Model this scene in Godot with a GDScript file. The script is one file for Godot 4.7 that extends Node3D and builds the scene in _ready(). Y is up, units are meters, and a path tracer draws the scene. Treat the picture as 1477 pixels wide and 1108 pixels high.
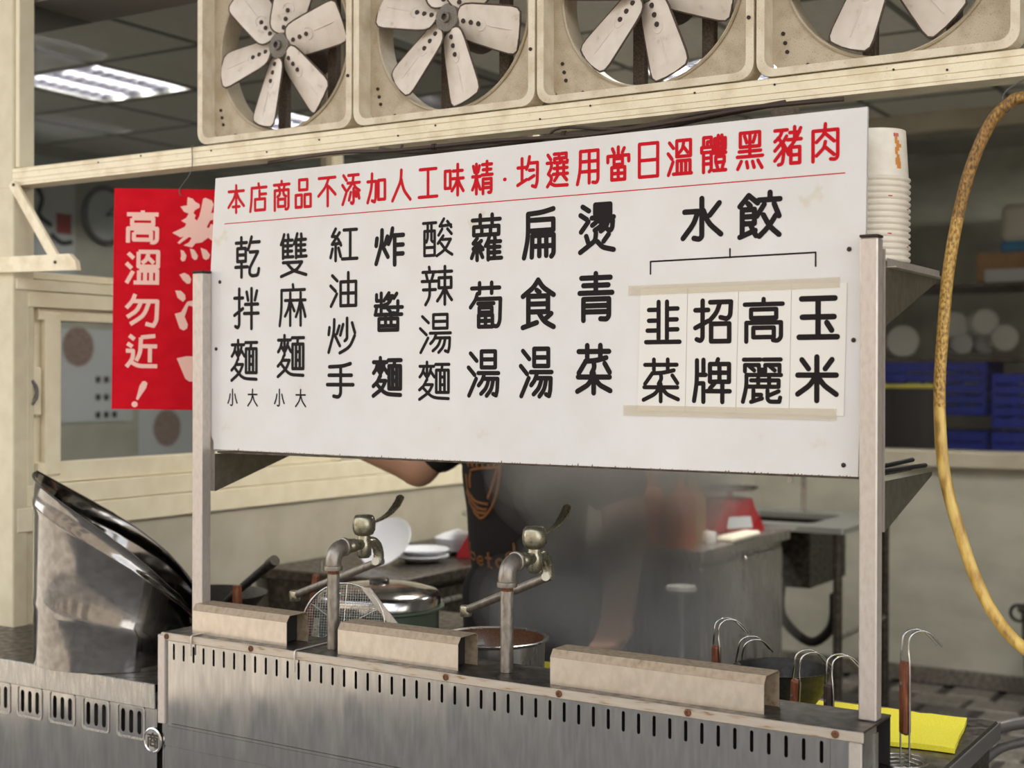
extends Node3D

const LAMP := 3.0
const STEAM := 2.8

func _ready() -> void:
	var cam := Camera3D.new()
	cam.name = "camera"
	add_child(cam)
	cam.position = Vector3(2.154, 1.4477, 2.2214)
	cam.rotation = Vector3(-0.0038, 0.5585, 0.0023)
	cam.near = 0.05
	cam.far = 200.0
	var att := CameraAttributesPhysical.new()
	att.frustum_focal_length = 43.32           # 30.97 degrees upright
	att.frustum_focus_distance = 2.6
	att.exposure_aperture = 3.2
	att.frustum_near = 0.05
	att.frustum_far = 200.0
	cam.attributes = att
	cam.current = true
	var env := Environment.new()
	env.background_mode = Environment.BG_SKY
	env.sky = Sky.new()
	var sky := ProceduralSkyMaterial.new()
	sky.sky_top_color = Color(0.68, 0.71, 0.75)
	sky.sky_horizon_color = Color(0.9, 0.89, 0.87)
	sky.ground_bottom_color = Color(0.4, 0.38, 0.36)
	sky.ground_horizon_color = Color(0.6, 0.58, 0.55)
	sky.sky_energy_multiplier = 1.4
	env.sky.sky_material = sky
	env.tonemap_mode = Environment.TONE_MAPPER_LINEAR
	env.tonemap_exposure = 2.7
	env.sdfgi_enabled = true
	env.ssao_enabled = true
	env.ssil_enabled = true
	env.volumetric_fog_enabled = true
	env.volumetric_fog_density = 0.0
	var we := WorldEnvironment.new()
	we.name = "world"
	we.environment = env
	add_child(we)
	var sun := DirectionalLight3D.new()
	sun.name = "sun"
	add_child(sun)
	sun.rotation_degrees = Vector3(-40, -135, 0)
	sun.light_color = Color(1.0, 0.95, 0.88)
	sun.light_energy = 3.2
	sun.light_angular_distance = 0.6
	sun.shadow_enabled = true
	make_materials()
	setting()
	for k in 4:
		fan(Vector3(-0.0155 + 0.4745 * k, 2.2205, -0.232), [12.0, 44.0, 46.0, 7.0][k], ["grey beige wall fan, leftmost in the row", "grey beige wall fan, second from the left", "grey beige wall fan, third from the left", "grey beige wall fan, rightmost in the row"][k])
	menu_board()
	posts()
	warning_board()
	cables()
	front_box()
	tap(0.354, Vector3(0.109, 0.964, -0.14), "old tap with long spout at the left of the station")
	tap(0.771, Vector3(0.548, 0.966, -0.17), "old tap with long spout over the open pot")
	counters()
	pots()
	background()
	cook()
	steam()

# ---------------------------------------------------------------- geometry helpers
var O := Vector3.ZERO                      # origin of the thing being built; shapes are given in room coordinates
var taken := {}
var M := {}
var rng := RandomNumberGenerator.new()

func new_st() -> SurfaceTool:
	var st := SurfaceTool.new()
	st.begin(Mesh.PRIMITIVE_TRIANGLES)
	st.set_smooth_group(-1)
	return st

func tri(st: SurfaceTool, a: Vector3, b: Vector3, c: Vector3) -> void:   # clockwise seen from outside
	st.add_vertex(a - O)
	st.add_vertex(b - O)
	st.add_vertex(c - O)

func tri_out(st: SurfaceTool, a: Vector3, b: Vector3, c: Vector3, inside: Vector3) -> void:
	if (c - a).cross(b - a).dot((a + b + c) / 3.0 - inside) < 0.0:
		tri(st, a, c, b)
	else:
		tri(st, a, b, c)

func quad_out(st: SurfaceTool, a: Vector3, b: Vector3, c: Vector3, d: Vector3, inside: Vector3) -> void:
	tri_out(st, a, b, c, inside)
	tri_out(st, a, c, d, inside)

func bx(st: SurfaceTool, c: Vector3, s: Vector3, bev := 0.0, xf := Transform3D()) -> void:   # box with chamfered edges
	st.set_smooth_group(-1)
	var h := s * 0.5
	var b := minf(bev, minf(h.x, minf(h.y, h.z)) * 0.9)
	var mid := xf * c
	if b <= 0.0:
		for ax in 3:
			for sg in [-1.0, 1.0]:
				var q: Array[Vector3] = []
				for uv in [[-1, -1], [1, -1], [1, 1], [-1, 1]]:
					var p := Vector3.ZERO
					p[ax] = h[ax] * sg
					p[(ax + 1) % 3] = h[(ax + 1) % 3] * uv[0]
					p[(ax + 2) % 3] = h[(ax + 2) % 3] * uv[1]
					q.append(xf * (c + p))
				quad_out(st, q[0], q[1], q[2], q[3], mid)
		return
	for ax in 3:
		var a1 := (ax + 1) % 3
		var a2 := (ax + 2) % 3
		for sg in [-1.0, 1.0]:
			var q: Array[Vector3] = []
			for uv in [[-1, -1], [1, -1], [1, 1], [-1, 1]]:
				var p := Vector3.ZERO
				p[ax] = h[ax] * sg
				p[a1] = (h[a1] - b) * uv[0]
				p[a2] = (h[a2] - b) * uv[1]
				q.append(xf * (c + p))
			quad_out(st, q[0], q[1], q[2], q[3], mid)
			for sg2 in [-1.0, 1.0]:            # the edge along ax between a1 and a2
				var e: Array[Vector3] = []
				for t in [[-1, 0], [1, 0], [1, 1], [-1, 1]]:
					var p := Vector3.ZERO
					p[ax] = (h[ax] - b) * t[0]
					p[a1] = sg * (h[a1] if t[1] == 0 else h[a1] - b)
					p[a2] = sg2 * (h[a2] - b if t[1] == 0 else h[a2])
					e.append(xf * (c + p))
				quad_out(st, e[0], e[1], e[2], e[3], mid)
	for sx in [-1.0, 1.0]:
		for sy in [-1.0, 1.0]:
			for sz in [-1.0, 1.0]:
				var sgn := Vector3(sx, sy, sz)
				tri_out(st, xf * (c + sgn * Vector3(h.x, h.y - b, h.z - b)), xf * (c + sgn * Vector3(h.x - b, h.y, h.z - b)), xf * (c + sgn * Vector3(h.x - b, h.y - b, h.z)), mid)

func box(st: SurfaceTool, lo: Vector3, hi: Vector3, bev := 0.0) -> void:
	bx(st, (lo + hi) * 0.5, (hi - lo).abs(), bev)

func tube(st: SurfaceTool, pts: Array, r, segs := 10, caps := true) -> void:   # r: number or array of radii
	var n := pts.size()
	var t0: Vector3 = (pts[1] - pts[0]).normalized()
	var side := t0.cross(Vector3.UP if absf(t0.y) < 0.9 else Vector3.RIGHT).normalized()
	var rings := []
	for i in n:
		var t: Vector3 = (pts[mini(i + 1, n - 1)] - pts[maxi(i - 1, 0)]).normalized()
		side = (side - t * side.dot(t)).normalized()
		var up := t.cross(side)
		var rr: float = r[i] if r is Array else r
		var ring := []
		for k in segs:
			var a := TAU * k / segs
			ring.append(pts[i] + (side * cos(a) + up * sin(a)) * rr)
		rings.append(ring)
	st.set_smooth_group(1)
	for i in n - 1:
		var mid: Vector3 = (pts[i] + pts[i + 1]) * 0.5
		for k in segs:
			var k2 := (k + 1) % segs
			quad_out(st, rings[i][k], rings[i][k2], rings[i + 1][k2], rings[i + 1][k], mid)
	if caps:
		st.set_smooth_group(-1)
		for e in [0, n - 1]:
			var mid: Vector3 = pts[1] if e == 0 else pts[n - 2]
			for k in segs:
				tri_out(st, pts[e], rings[e][k], rings[e][(k + 1) % segs], mid)

func curve(ctrl: Array, per := 6) -> Array:      # Catmull-Rom through the points
	var out := []
	for i in ctrl.size() - 1:
		var p0: Vector3 = ctrl[maxi(i - 1, 0)]
		var p1: Vector3 = ctrl[i]
		var p2: Vector3 = ctrl[i + 1]
		var p3: Vector3 = ctrl[mini(i + 2, ctrl.size() - 1)]
		for k in per:
			out.append(p1.cubic_interpolate(p2, p0, p3, float(k) / per))
	out.append(ctrl[-1])
	return out

func lathe(st: SurfaceTool, prof: Array, at: Vector3, segs := 32, basis := Basis(), smooth := true) -> void:   # prof: Vector2(radius, height), outside first from the bottom up
	st.set_smooth_group(2 if smooth else -1)
	for i in prof.size() - 1:
		if smooth and i > 0:                   # a sharp turn starts a new smooth group
			var d0: Vector2 = (prof[i] - prof[i - 1]).normalized()
			var d1: Vector2 = (prof[i + 1] - prof[i]).normalized()
			if d0.dot(d1) < 0.75:
				st.set_smooth_group(2 + i)
		for k in segs:
			var a := TAU * k / segs
			var b := TAU * (k + 1) / segs
			var p: Vector2 = prof[i]
			var q: Vector2 = prof[i + 1]
			var v0 := at + basis * Vector3(p.x * cos(a), p.y, -p.x * sin(a))
			var v1 := at + basis * Vector3(p.x * cos(b), p.y, -p.x * sin(b))
			var v2 := at + basis * Vector3(q.x * cos(b), q.y, -q.x * sin(b))
			var v3 := at + basis * Vector3(q.x * cos(a), q.y, -q.x * sin(a))
			if p.x > 0.00001:
				tri(st, v0, v2, v1)
			if q.x > 0.00001:
				tri(st, v0, v3, v2)

func prism(st: SurfaceTool, poly: Array, d0: float, d1: float, xf := Transform3D()) -> void:   # outline in xy, from z = d0 to z = d1
	st.set_smooth_group(-1)
	var pv := PackedVector2Array(poly)
	if Geometry2D.is_polygon_clockwise(pv):
		pv.reverse()
	var lo := minf(d0, d1)
	var hi := maxf(d0, d1)
	var idx := Geometry2D.triangulate_polygon(pv)
	for i in range(0, idx.size(), 3):
		var a := pv[idx[i]]
		var b := pv[idx[i + 1]]
		var c := pv[idx[i + 2]]
		if (b - a).cross(c - a) < 0.0:
			var t := b
			b = c
			c = t
		tri(st, xf * Vector3(a.x, a.y, hi), xf * Vector3(c.x, c.y, hi), xf * Vector3(b.x, b.y, hi))
		tri(st, xf * Vector3(a.x, a.y, lo), xf * Vector3(b.x, b.y, lo), xf * Vector3(c.x, c.y, lo))
	for i in pv.size():
		var a := pv[i]
		var b := pv[(i + 1) % pv.size()]
		tri(st, xf * Vector3(a.x, a.y, hi), xf * Vector3(b.x, b.y, hi), xf * Vector3(b.x, b.y, lo))
		tri(st, xf * Vector3(a.x, a.y, hi), xf * Vector3(b.x, b.y, lo), xf * Vector3(a.x, a.y, lo))

func ring_plate(st: SurfaceTool, outer: Array, inner: Array, d0: float, d1: float, xf := Transform3D()) -> void:   # plate with a hole; outer and inner are matched anticlockwise outlines
	st.set_smooth_group(-1)
	var n := outer.size()
	for i in n:
		var j := (i + 1) % n
		var a: Vector2 = outer[i]
		var b: Vector2 = outer[j]
		var c: Vector2 = inner[j]
		var d: Vector2 = inner[i]
		for z in [[d1, false], [d0, true]]:
			var va := xf * Vector3(a.x, a.y, z[0])
			var vb := xf * Vector3(b.x, b.y, z[0])
			var vc := xf * Vector3(c.x, c.y, z[0])
			var vd := xf * Vector3(d.x, d.y, z[0])
			if z[1]:
				tri(st, va, vb, vc)
				tri(st, va, vc, vd)
			else:
				tri(st, va, vc, vb)
				tri(st, va, vd, vc)
		tri(st, xf * Vector3(a.x, a.y, d1), xf * Vector3(b.x, b.y, d1), xf * Vector3(b.x, b.y, d0))
		tri(st, xf * Vector3(a.x, a.y, d1), xf * Vector3(b.x, b.y, d0), xf * Vector3(a.x, a.y, d0))
		tri(st, xf * Vector3(d.x, d.y, d1), xf * Vector3(c.x, c.y, d0), xf * Vector3(c.x, c.y, d1))
		tri(st, xf * Vector3(d.x, d.y, d1), xf * Vector3(d.x, d.y, d0), xf * Vector3(c.x, c.y, d0))

func rounded_rect(c: Vector2, hx: float, hy: float, r: float, per := 4) -> Array:
	var out := []
	for q in 4:
		var cc := c + Vector2((hx - r) * (1 if q == 0 or q == 3 else -1), (hy - r) * (1 if q < 2 else -1))
		for k in per + 1:
			var a := PI / 2 * (q + float(k) / per)
			out.append(cc + Vector2(cos(a), sin(a)) * r)
	return out

func rect_by_angle(c: Vector2, hx: float, hy: float, angles: Array) -> Array:   # points of a rectangle in the given directions
	var out := []
	for a in angles:
		var d := Vector2(cos(a), sin(a))
		out.append(c + d * minf(hx / maxf(absf(d.x), 0.00001), hy / maxf(absf(d.y), 0.00001)))
	return out

func slot_cell(st: SurfaceTool, x0: float, x1: float, y0: float, y1: float, c: Vector2, hw: float, hh: float, d0: float, d1: float, xf := Transform3D()) -> void:   # a piece of sheet with one round-ended slot
	var inner := []
	for k in 5:
		inner.append(c + Vector2(hw * cos(PI * k / 4.0), hh - hw + hw * sin(PI * k / 4.0)))
	for k in 5:
		inner.append(c + Vector2(-hw * cos(PI * k / 4.0), -hh + hw - hw * sin(PI * k / 4.0)))
	var m := (y0 + y1) * 0.5
	var w := (x0 + x1) * 0.5
	var outer := [Vector2(x1, m), Vector2(x1, y1), Vector2(w, y1), Vector2(x0, y1), Vector2(x0, (m + y1) * 0.5), Vector2(x0, m), Vector2(x0, y0), Vector2(w, y0), Vector2(x1, y0), Vector2(x1, (m + y0) * 0.5)]
	ring_plate(st, outer, inner, d0, d1, xf)

# ---------------------------------------------------------------- things, parts, labels
func numbered(called: String) -> String:
	taken[called] = taken.get(called, -1) + 1
	return called if taken[called] == 0 else "%s_%03d" % [called, taken[called]]

func tag(o: Node3D, label: String, category := "", group := "", kind := "") -> void:
	if label: o.set_meta("label", label)
	if category: o.set_meta("category", category)
	if group: o.set_meta("group", group)
	if kind: o.set_meta("kind", kind)

func thing(called: String, label: String, category: String, at := Vector3.ZERO, group := "") -> Node3D:
	var o := Node3D.new()
	o.name = numbered(called)
	add_child(o)
	o.position = at
	O = at
	tag(o, label, category, group)
	return o

func struct(called: String, label: String, at := Vector3.ZERO) -> Node3D:
	var o := Node3D.new()
	o.name = called
	add_child(o)
	o.position = at
	O = at
	o.set_meta("kind", "structure")
	o.set_meta("label", label)
	return o

func part(parent: Node3D, called: String, st: SurfaceTool, m: Material, label := "") -> MeshInstance3D:
	st.generate_normals()
	st.set_material(m)
	var o := MeshInstance3D.new()
	o.name = called
	o.mesh = st.commit()
	parent.add_child(o, true)
	if label: o.set_meta("label", label)
	return o

func copy_of(root: Node3D, at: Vector3, label: String, turn := 0.0) -> Node3D:
	var stem := String(root.name)
	var r: Node3D = root.duplicate()
	r.name = numbered(stem.rsplit("_", true, 1)[0] if stem.right(3).is_valid_int() else stem)
	add_child(r)
	r.position = at
	r.rotation.y = turn
	r.set_meta("label", label)
	return r

# ---------------------------------------------------------------- materials
func noise_tex(f: float, seed_: int, ramp: Array, oct := 4, kind := FastNoiseLite.TYPE_SIMPLEX_SMOOTH, size := 512) -> NoiseTexture2D:
	var n := FastNoiseLite.new()
	n.noise_type = kind
	n.frequency = f
	n.seed = seed_
	n.fractal_octaves = oct
	var t := NoiseTexture2D.new()
	t.width = size
	t.height = size
	t.seamless = true
	t.noise = n
	var g := Gradient.new()
	var offs := PackedFloat32Array()
	var cols := PackedColorArray()
	for e in ramp:
		offs.append(e[0])
		cols.append(e[1])
	g.offsets = offs
	g.colors = cols
	t.color_ramp = g
	return t

func plain(c: Color, rough := 0.6, metal := 0.0) -> StandardMaterial3D:
	var m := StandardMaterial3D.new()
	m.albedo_color = c
	m.roughness = rough
	m.metallic = metal
	return m

func grainy(ramp: Array, f: float, seed_: int, sc: Vector3, rough := 0.6, metal := 0.0, oct := 5) -> StandardMaterial3D:   # a surface whose colour varies by noise
	var m := plain(Color.WHITE, rough, metal)
	m.albedo_texture = noise_tex(f, seed_, ramp, oct)
	m.uv1_triplanar = true
	m.uv1_world_triplanar = true
	m.uv1_scale = sc
	return m

func with_rough(m: StandardMaterial3D, f: float, seed_: int, lo: float, hi: float) -> StandardMaterial3D:
	m.roughness = 1.0
	m.roughness_texture = noise_tex(f, seed_, [[0.2, Color(lo, lo, lo)], [0.8, Color(hi, hi, hi)]], 4)
	m.roughness_texture_channel = BaseMaterial3D.TEXTURE_CHANNEL_GREEN
	return m

func with_bump(m: StandardMaterial3D, f: float, seed_: int, cm: float) -> StandardMaterial3D:
	m.heightmap_enabled = true
	m.heightmap_scale = cm
	m.heightmap_texture = noise_tex(f, seed_, [[0.0, Color.BLACK], [1.0, Color.WHITE]], 3)
	return m

func g8(r: int, g: int, b: int) -> Color:
	return Color(r / 255.0, g / 255.0, b / 255.0)

func speckle(base: Color, shade: Color, spot: Color, f: float, seed_: int, sc: Vector3, rough := 0.5, amount := 0.1) -> StandardMaterial3D:   # paint with specks of grease
	var m := grainy([[0.0, spot], [amount, spot.lerp(shade, 0.4)], [amount + 0.05, shade], [0.45, base], [1.0, base]], f, seed_, sc, rough, 0.0, 3)
	m.detail_enabled = true
	m.detail_blend_mode = BaseMaterial3D.BLEND_MODE_MUL
	m.detail_uv_layer = BaseMaterial3D.DETAIL_UV_1
	m.detail_albedo = noise_tex(0.012, seed_ + 1, [[0.2, Color(0.93, 0.91, 0.88)], [0.6, Color.WHITE]], 4)
	return m

func make_materials() -> void:
	M.steel = with_rough(grainy([[0.2, g8(168, 165, 160)], [0.8, g8(188, 185, 180)]], 0.03, 3, Vector3(6, 1, 6), 0.3, 0.9), 0.012, 5, 0.24, 0.38)
	M.steel_panel = with_bump(with_rough(grainy([[0.2, g8(158, 156, 153)], [0.8, g8(172, 170, 167)]], 0.03, 13, Vector3(4, 0.7, 4), 0.3, 0.95), 0.006, 15, 0.08, 0.18), 0.0022, 16, 0.05)
	M.steel_worn = with_rough(grainy([[0.02, g8(132, 108, 88)], [0.09, g8(190, 179, 169)], [0.5, g8(199, 189, 180)], [0.95, g8(204, 195, 187)]], 0.07, 23, Vector3(2.4, 1.2, 2.4), 0.4, 0.6), 0.03, 25, 0.34, 0.46)
	M.steel_rust = with_rough(grainy([[0.06, g8(126, 88, 56)], [0.16, g8(172, 150, 124)], [0.3, g8(190, 178, 162)], [0.9, g8(198, 189, 176)]], 0.012, 33, Vector3(2, 14, 14), 0.4, 0.6), 0.02, 35, 0.34, 0.5)
	M.steel_dark = with_rough(grainy([[0.2, g8(74, 69, 63)], [0.8, g8(104, 98, 91)]], 0.02, 43, Vector3(3, 3, 3), 0.4, 0.8), 0.02, 45, 0.28, 0.5)
	M.steel_bright = with_rough(grainy([[0.2, g8(180, 178, 175)], [0.8, g8(204, 202, 199)]], 0.02, 53, Vector3(3, 3, 3), 0.2, 1.0), 0.012, 55, 0.12, 0.24)
	M.near_black = plain(g8(34, 30, 27), 0.85)  # even near-black for inner plates, range body and burner bowl
	M.rust = grainy([[0.2, g8(78, 46, 30)], [0.7, g8(118, 76, 48)]], 0.05, 63, Vector3(8, 8, 8), 0.9)
	M.cream = speckle(g8(240, 229, 200), g8(236, 223, 192), g8(130, 108, 82), 0.2, 73, Vector3(2, 2, 2), 0.42, 0.07)
	M.cream_clean = grainy([[0.2, g8(226, 215, 184)], [0.8, g8(234, 224, 196)]], 0.01, 83, Vector3(2, 2, 2), 0.45)
	M.wall = grainy([[0.15, g8(168, 161, 142)], [0.6, g8(181, 174, 156)], [0.9, g8(186, 180, 163)]], 0.01, 93, Vector3(0.7, 0.7, 0.7), 0.6)
	M.back_wall = grainy([[0.15, g8(164, 162, 149)], [0.7, g8(178, 177, 164)]], 0.01, 96, Vector3(0.5, 0.9, 0.5), 0.6)
	M.fan_paint = speckle(g8(190, 177, 153), g8(180, 166, 142), g8(84, 68, 52), 0.22, 103, Vector3(3, 3, 3), 0.5, 0.16)
	M.fan_wall = speckle(g8(222, 211, 187), g8(214, 201, 176), g8(92, 76, 58), 0.2, 113, Vector3(2.4, 2.4, 2.4), 0.5, 0.1)
	M.blade = grainy([[0.04, g8(170, 154, 138)], [0.2, g8(208, 196, 182)], [0.6, g8(218, 207, 195)], [1.0, g8(222, 212, 201)]], 0.012, 123, Vector3(3, 3, 3), 0.4)
	M.blade_edge = grainy([[0.2, g8(58, 46, 38)], [0.8, g8(100, 84, 70)]], 0.06, 133, Vector3(8, 8, 8), 0.8)
	M.hub = grainy([[0.2, g8(92, 86, 78)], [0.8, g8(140, 133, 124)]], 0.06, 143, Vector3(10, 10, 10), 0.55, 0.4)
	M.bolt_dark = plain(g8(52, 38, 32), 0.6, 0.3)
	M.bracket_dark = grainy([[0.2, g8(66, 54, 44)], [0.8, g8(98, 84, 70)]], 0.05, 153, Vector3(6, 6, 6), 0.7)
	M.acrylic = grainy([[0.02, g8(206, 198, 184)], [0.1, g8(212, 209, 204)], [0.7, g8(216, 214, 211)]], 0.008, 163, Vector3(1.5, 1.5, 1.5), 0.14)
	M.acrylic.clearcoat_enabled = true
	M.acrylic.clearcoat = 0.3
	M.acrylic.clearcoat_roughness = 0.06
	M.print_red = plain(g8(192, 14, 30), 0.45)
	M.print_red.metallic_specular = 0.25
	M.print_black = plain(g8(30, 25, 25), 0.45)
	M.print_black.metallic_specular = 0.25
	M.slip = plain(g8(222, 218, 209), 0.3)
	M.tape = plain(Color(g8(220, 206, 178), 0.3), 0.3)
	M.tape.transparency = BaseMaterial3D.TRANSPARENCY_ALPHA
	M.red_board = grainy([[0.2, g8(196, 20, 34)], [0.8, g8(208, 26, 40)]], 0.012, 173, Vector3(3, 3, 3), 0.5)
	M.red_board.metallic_specular = 0.12
	M.print_pink = plain(g8(238, 190, 176), 0.4)
	M.glass = plain(Color(0.3, 0.3, 0.31, 0.06), 0.02)  # reflection haze of the pane put in as a faint grey colour
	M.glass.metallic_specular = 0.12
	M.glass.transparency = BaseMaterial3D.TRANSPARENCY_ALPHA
	M.glass_smoked = plain(Color(0.2, 0.23, 0.23, 0.34), 0.03)
	M.glass_smoked.metallic_specular = 0.25
	M.glass_smoked.transparency = BaseMaterial3D.TRANSPARENCY_ALPHA
	M.ceiling = grainy([[0.2, g8(206, 205, 197)], [0.8, g8(216, 215, 208)]], 0.03, 183, Vector3(1.5, 1.5, 1.5), 0.85)
	M.tbar = plain(g8(120, 120, 114), 0.6)
	M.tube_lamp = plain(g8(240, 248, 255), 0.4)
	M.tube_lamp.emission_enabled = true
	M.tube_lamp.emission = Color(0.93, 0.98, 1.0)
	M.tube_lamp.emission_energy_multiplier = 2.2
	M.louver = plain(g8(128, 128, 136), 0.3, 0.6)
	M.stone = grainy([[0.2, g8(82, 78, 72)], [0.8, g8(118, 112, 104)]], 0.03, 193, Vector3(2, 2, 2), 0.55)
	M.stone_b = grainy([[0.2, g8(66, 62, 58)], [0.8, g8(98, 93, 87)]], 0.03, 203, Vector3(2, 2, 2), 0.5)
	M.grout = plain(g8(48, 44, 40), 0.8)
	M.pavement = grainy([[0.2, g8(116, 112, 106)], [0.8, g8(140, 135, 128)]], 0.02, 213, Vector3(0.6, 0.6, 0.6), 0.8)
	M.asphalt = grainy([[0.2, g8(70, 69, 68)], [0.8, g8(92, 90, 88)]], 0.04, 217, Vector3(0.8, 0.8, 0.8), 0.85)
	M.facade = grainy([[0.2, g8(112, 107, 100)], [0.8, g8(132, 126, 118)]], 0.01, 223, Vector3(0.3, 0.3, 0.3), 0.8)
	M.paper_cup = grainy([[0.3, g8(232, 222, 204)], [0.8, g8(240, 232, 216)]], 0.02, 233, Vector3(4, 4, 4), 0.5)
	M.cup_white = plain(g8(214, 214, 208), 0.5)
	M.orange = plain(g8(214, 140, 60), 0.5)
	M.hose = grainy([[0.15, g8(132, 98, 46)], [0.45, g8(196, 156, 76)], [0.6, g8(216, 182, 98)], [0.9, g8(224, 194, 112)]], 0.012, 243, Vector3(6, 2, 6), 0.36)
	M.cable = plain(g8(62, 48, 38), 0.6)
	M.brass = with_rough(grainy([[0.2, g8(142, 136, 114)], [0.85, g8(172, 166, 146)]], 0.02, 253, Vector3(6, 6, 6), 0.35, 0.85), 0.02, 255, 0.22, 0.4)
	M.galv = with_rough(grainy([[0.1, g8(112, 104, 94)], [0.5, g8(146, 138, 127)], [0.85, g8(160, 152, 141)]], 0.03, 263, Vector3(5, 2, 5), 0.45, 0.7), 0.03, 265, 0.34, 0.5)
	M.plug_white = plain(g8(232, 226, 206), 0.4)
	M.wood = grainy([[0.15, g8(84, 44, 24)], [0.6, g8(124, 68, 38)], [0.9, g8(148, 88, 52)]], 0.02, 273, Vector3(12, 2, 12), 0.55)
	M.wood_dark = grainy([[0.2, g8(42, 30, 24)], [0.8, g8(64, 48, 38)]], 0.03, 283, Vector3(10, 3, 10), 0.6)
	M.iron = with_rough(grainy([[0.2, g8(30, 28, 26)], [0.8, g8(54, 50, 46)]], 0.03, 293, Vector3(5, 5, 5), 0.5, 0.4), 0.03, 295, 0.35, 0.6)
	M.towel = grainy([[0.2, g8(222, 206, 40)], [0.8, g8(238, 226, 70)]], 0.06, 303, Vector3(8, 8, 8), 0.95)
	M.skin = plain(g8(206, 160, 130), 0.55)
	M.shirt = grainy([[0.2, g8(30, 27, 28)], [0.8, g8(42, 38, 38)]], 0.05, 313, Vector3(6, 6, 6), 0.9)
	M.trousers = plain(g8(30, 28, 29), 0.9)
	M.shirt_print = plain(g8(140, 94, 56), 0.85)
	M.hair = plain(g8(26, 22, 20), 0.6)
	M.red_scale = plain(g8(150, 26, 34), 0.4)
	M.plate_white = plain(g8(222, 224, 232), 0.3)
	M.blue_crate = plain(g8(24, 48, 165), 0.5)
	M.cardboard = grainy([[0.2, g8(168, 130, 90)], [0.8, g8(188, 150, 108)]], 0.03, 323, Vector3(4, 4, 4), 0.85)
	M.black_plastic = plain(g8(22, 20, 20), 0.5)
	M.yellow_frame = plain(g8(196, 186, 70), 0.5)
	M.jug = plain(g8(216, 212, 200), 0.45)
	M.jug_blue = plain(g8(60, 140, 196), 0.4)
	M.sauce = plain(g8(196, 108, 58), 0.45)
	M.sauce_tan = plain(g8(176, 132, 74), 0.5)
	M.poster = plain(g8(196, 200, 202), 0.6)
	M.ink = plain(g8(30, 28, 28), 0.6)
	M.seal_red = plain(g8(156, 52, 52), 0.6)
	M.food_brown = grainy([[0.2, g8(104, 84, 76)], [0.5, g8(140, 116, 104)], [0.8, g8(176, 160, 150)]], 0.02, 333, Vector3(6, 6, 6), 0.6)
	M.broth = grainy([[0.3, g8(70, 44, 30)], [0.7, g8(110, 72, 46)]], 0.03, 343, Vector3(14, 14, 14), 0.3)
	M.grey_paint = plain(g8(96, 92, 90), 0.45, 0.2)
	M.green_pot = plain(g8(86, 100, 84), 0.4, 0.3)
	M.drainer = plain(g8(168, 172, 168), 0.3, 0.7)
	M.steel_cover = with_rough(grainy([[0.2, g8(206, 194, 178)], [0.9, g8(218, 207, 192)]], 0.03, 353, Vector3(3, 2, 3), 0.3, 0.85), 0.02, 355, 0.28, 0.42)
	M.steel_brown = with_rough(grainy([[0.2, g8(126, 116, 101)], [0.9, g8(142, 133, 118)]], 0.02, 363, Vector3(3, 3, 3), 0.4, 0.8), 0.02, 365, 0.32, 0.42)
	M.steel_guard = with_rough(grainy([[0.2, g8(120, 117, 114)], [0.8, g8(142, 139, 136)]], 0.02, 373, Vector3(3, 3, 3), 0.2, 1.0), 0.012, 375, 0.07, 0.18)
	M.arcade = grainy([[0.2, g8(104, 92, 78)], [0.8, g8(124, 111, 96)]], 0.01, 383, Vector3(0.5, 0.5, 0.5), 0.8)
	M.steel_fold = grainy([[0.05, g8(112, 86, 60)], [0.2, g8(142, 122, 98)], [0.5, g8(158, 140, 117)], [0.9, g8(166, 150, 128)]], 0.03, 393, Vector3(4, 4, 4), 0.6, 0.25)  # mottled brown, darker than the front sheet of the covers
	M.grime = grainy([[0.2, g8(104, 76, 48)], [0.8, g8(150, 118, 82)]], 0.05, 403, Vector3(8, 8, 8), 0.8)
	M.column = grainy([[0.2, g8(202, 191, 162)], [0.8, g8(212, 202, 174)]], 0.012, 413, Vector3(2, 2, 2), 0.5)
	M.hose_soiled = grainy([[0.2, g8(66, 48, 26)], [0.42, g8(122, 88, 40)], [0.6, g8(158, 118, 56)], [0.85, g8(186, 146, 74)]], 0.05, 423, Vector3(8, 4, 8), 0.45)
	M.hose_stained = grainy([[0.25, g8(104, 76, 36)], [0.42, g8(160, 120, 56)], [0.6, g8(196, 156, 78)], [0.85, g8(210, 174, 92)]], 0.05, 433, Vector3(8, 4, 8), 0.4)

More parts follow.
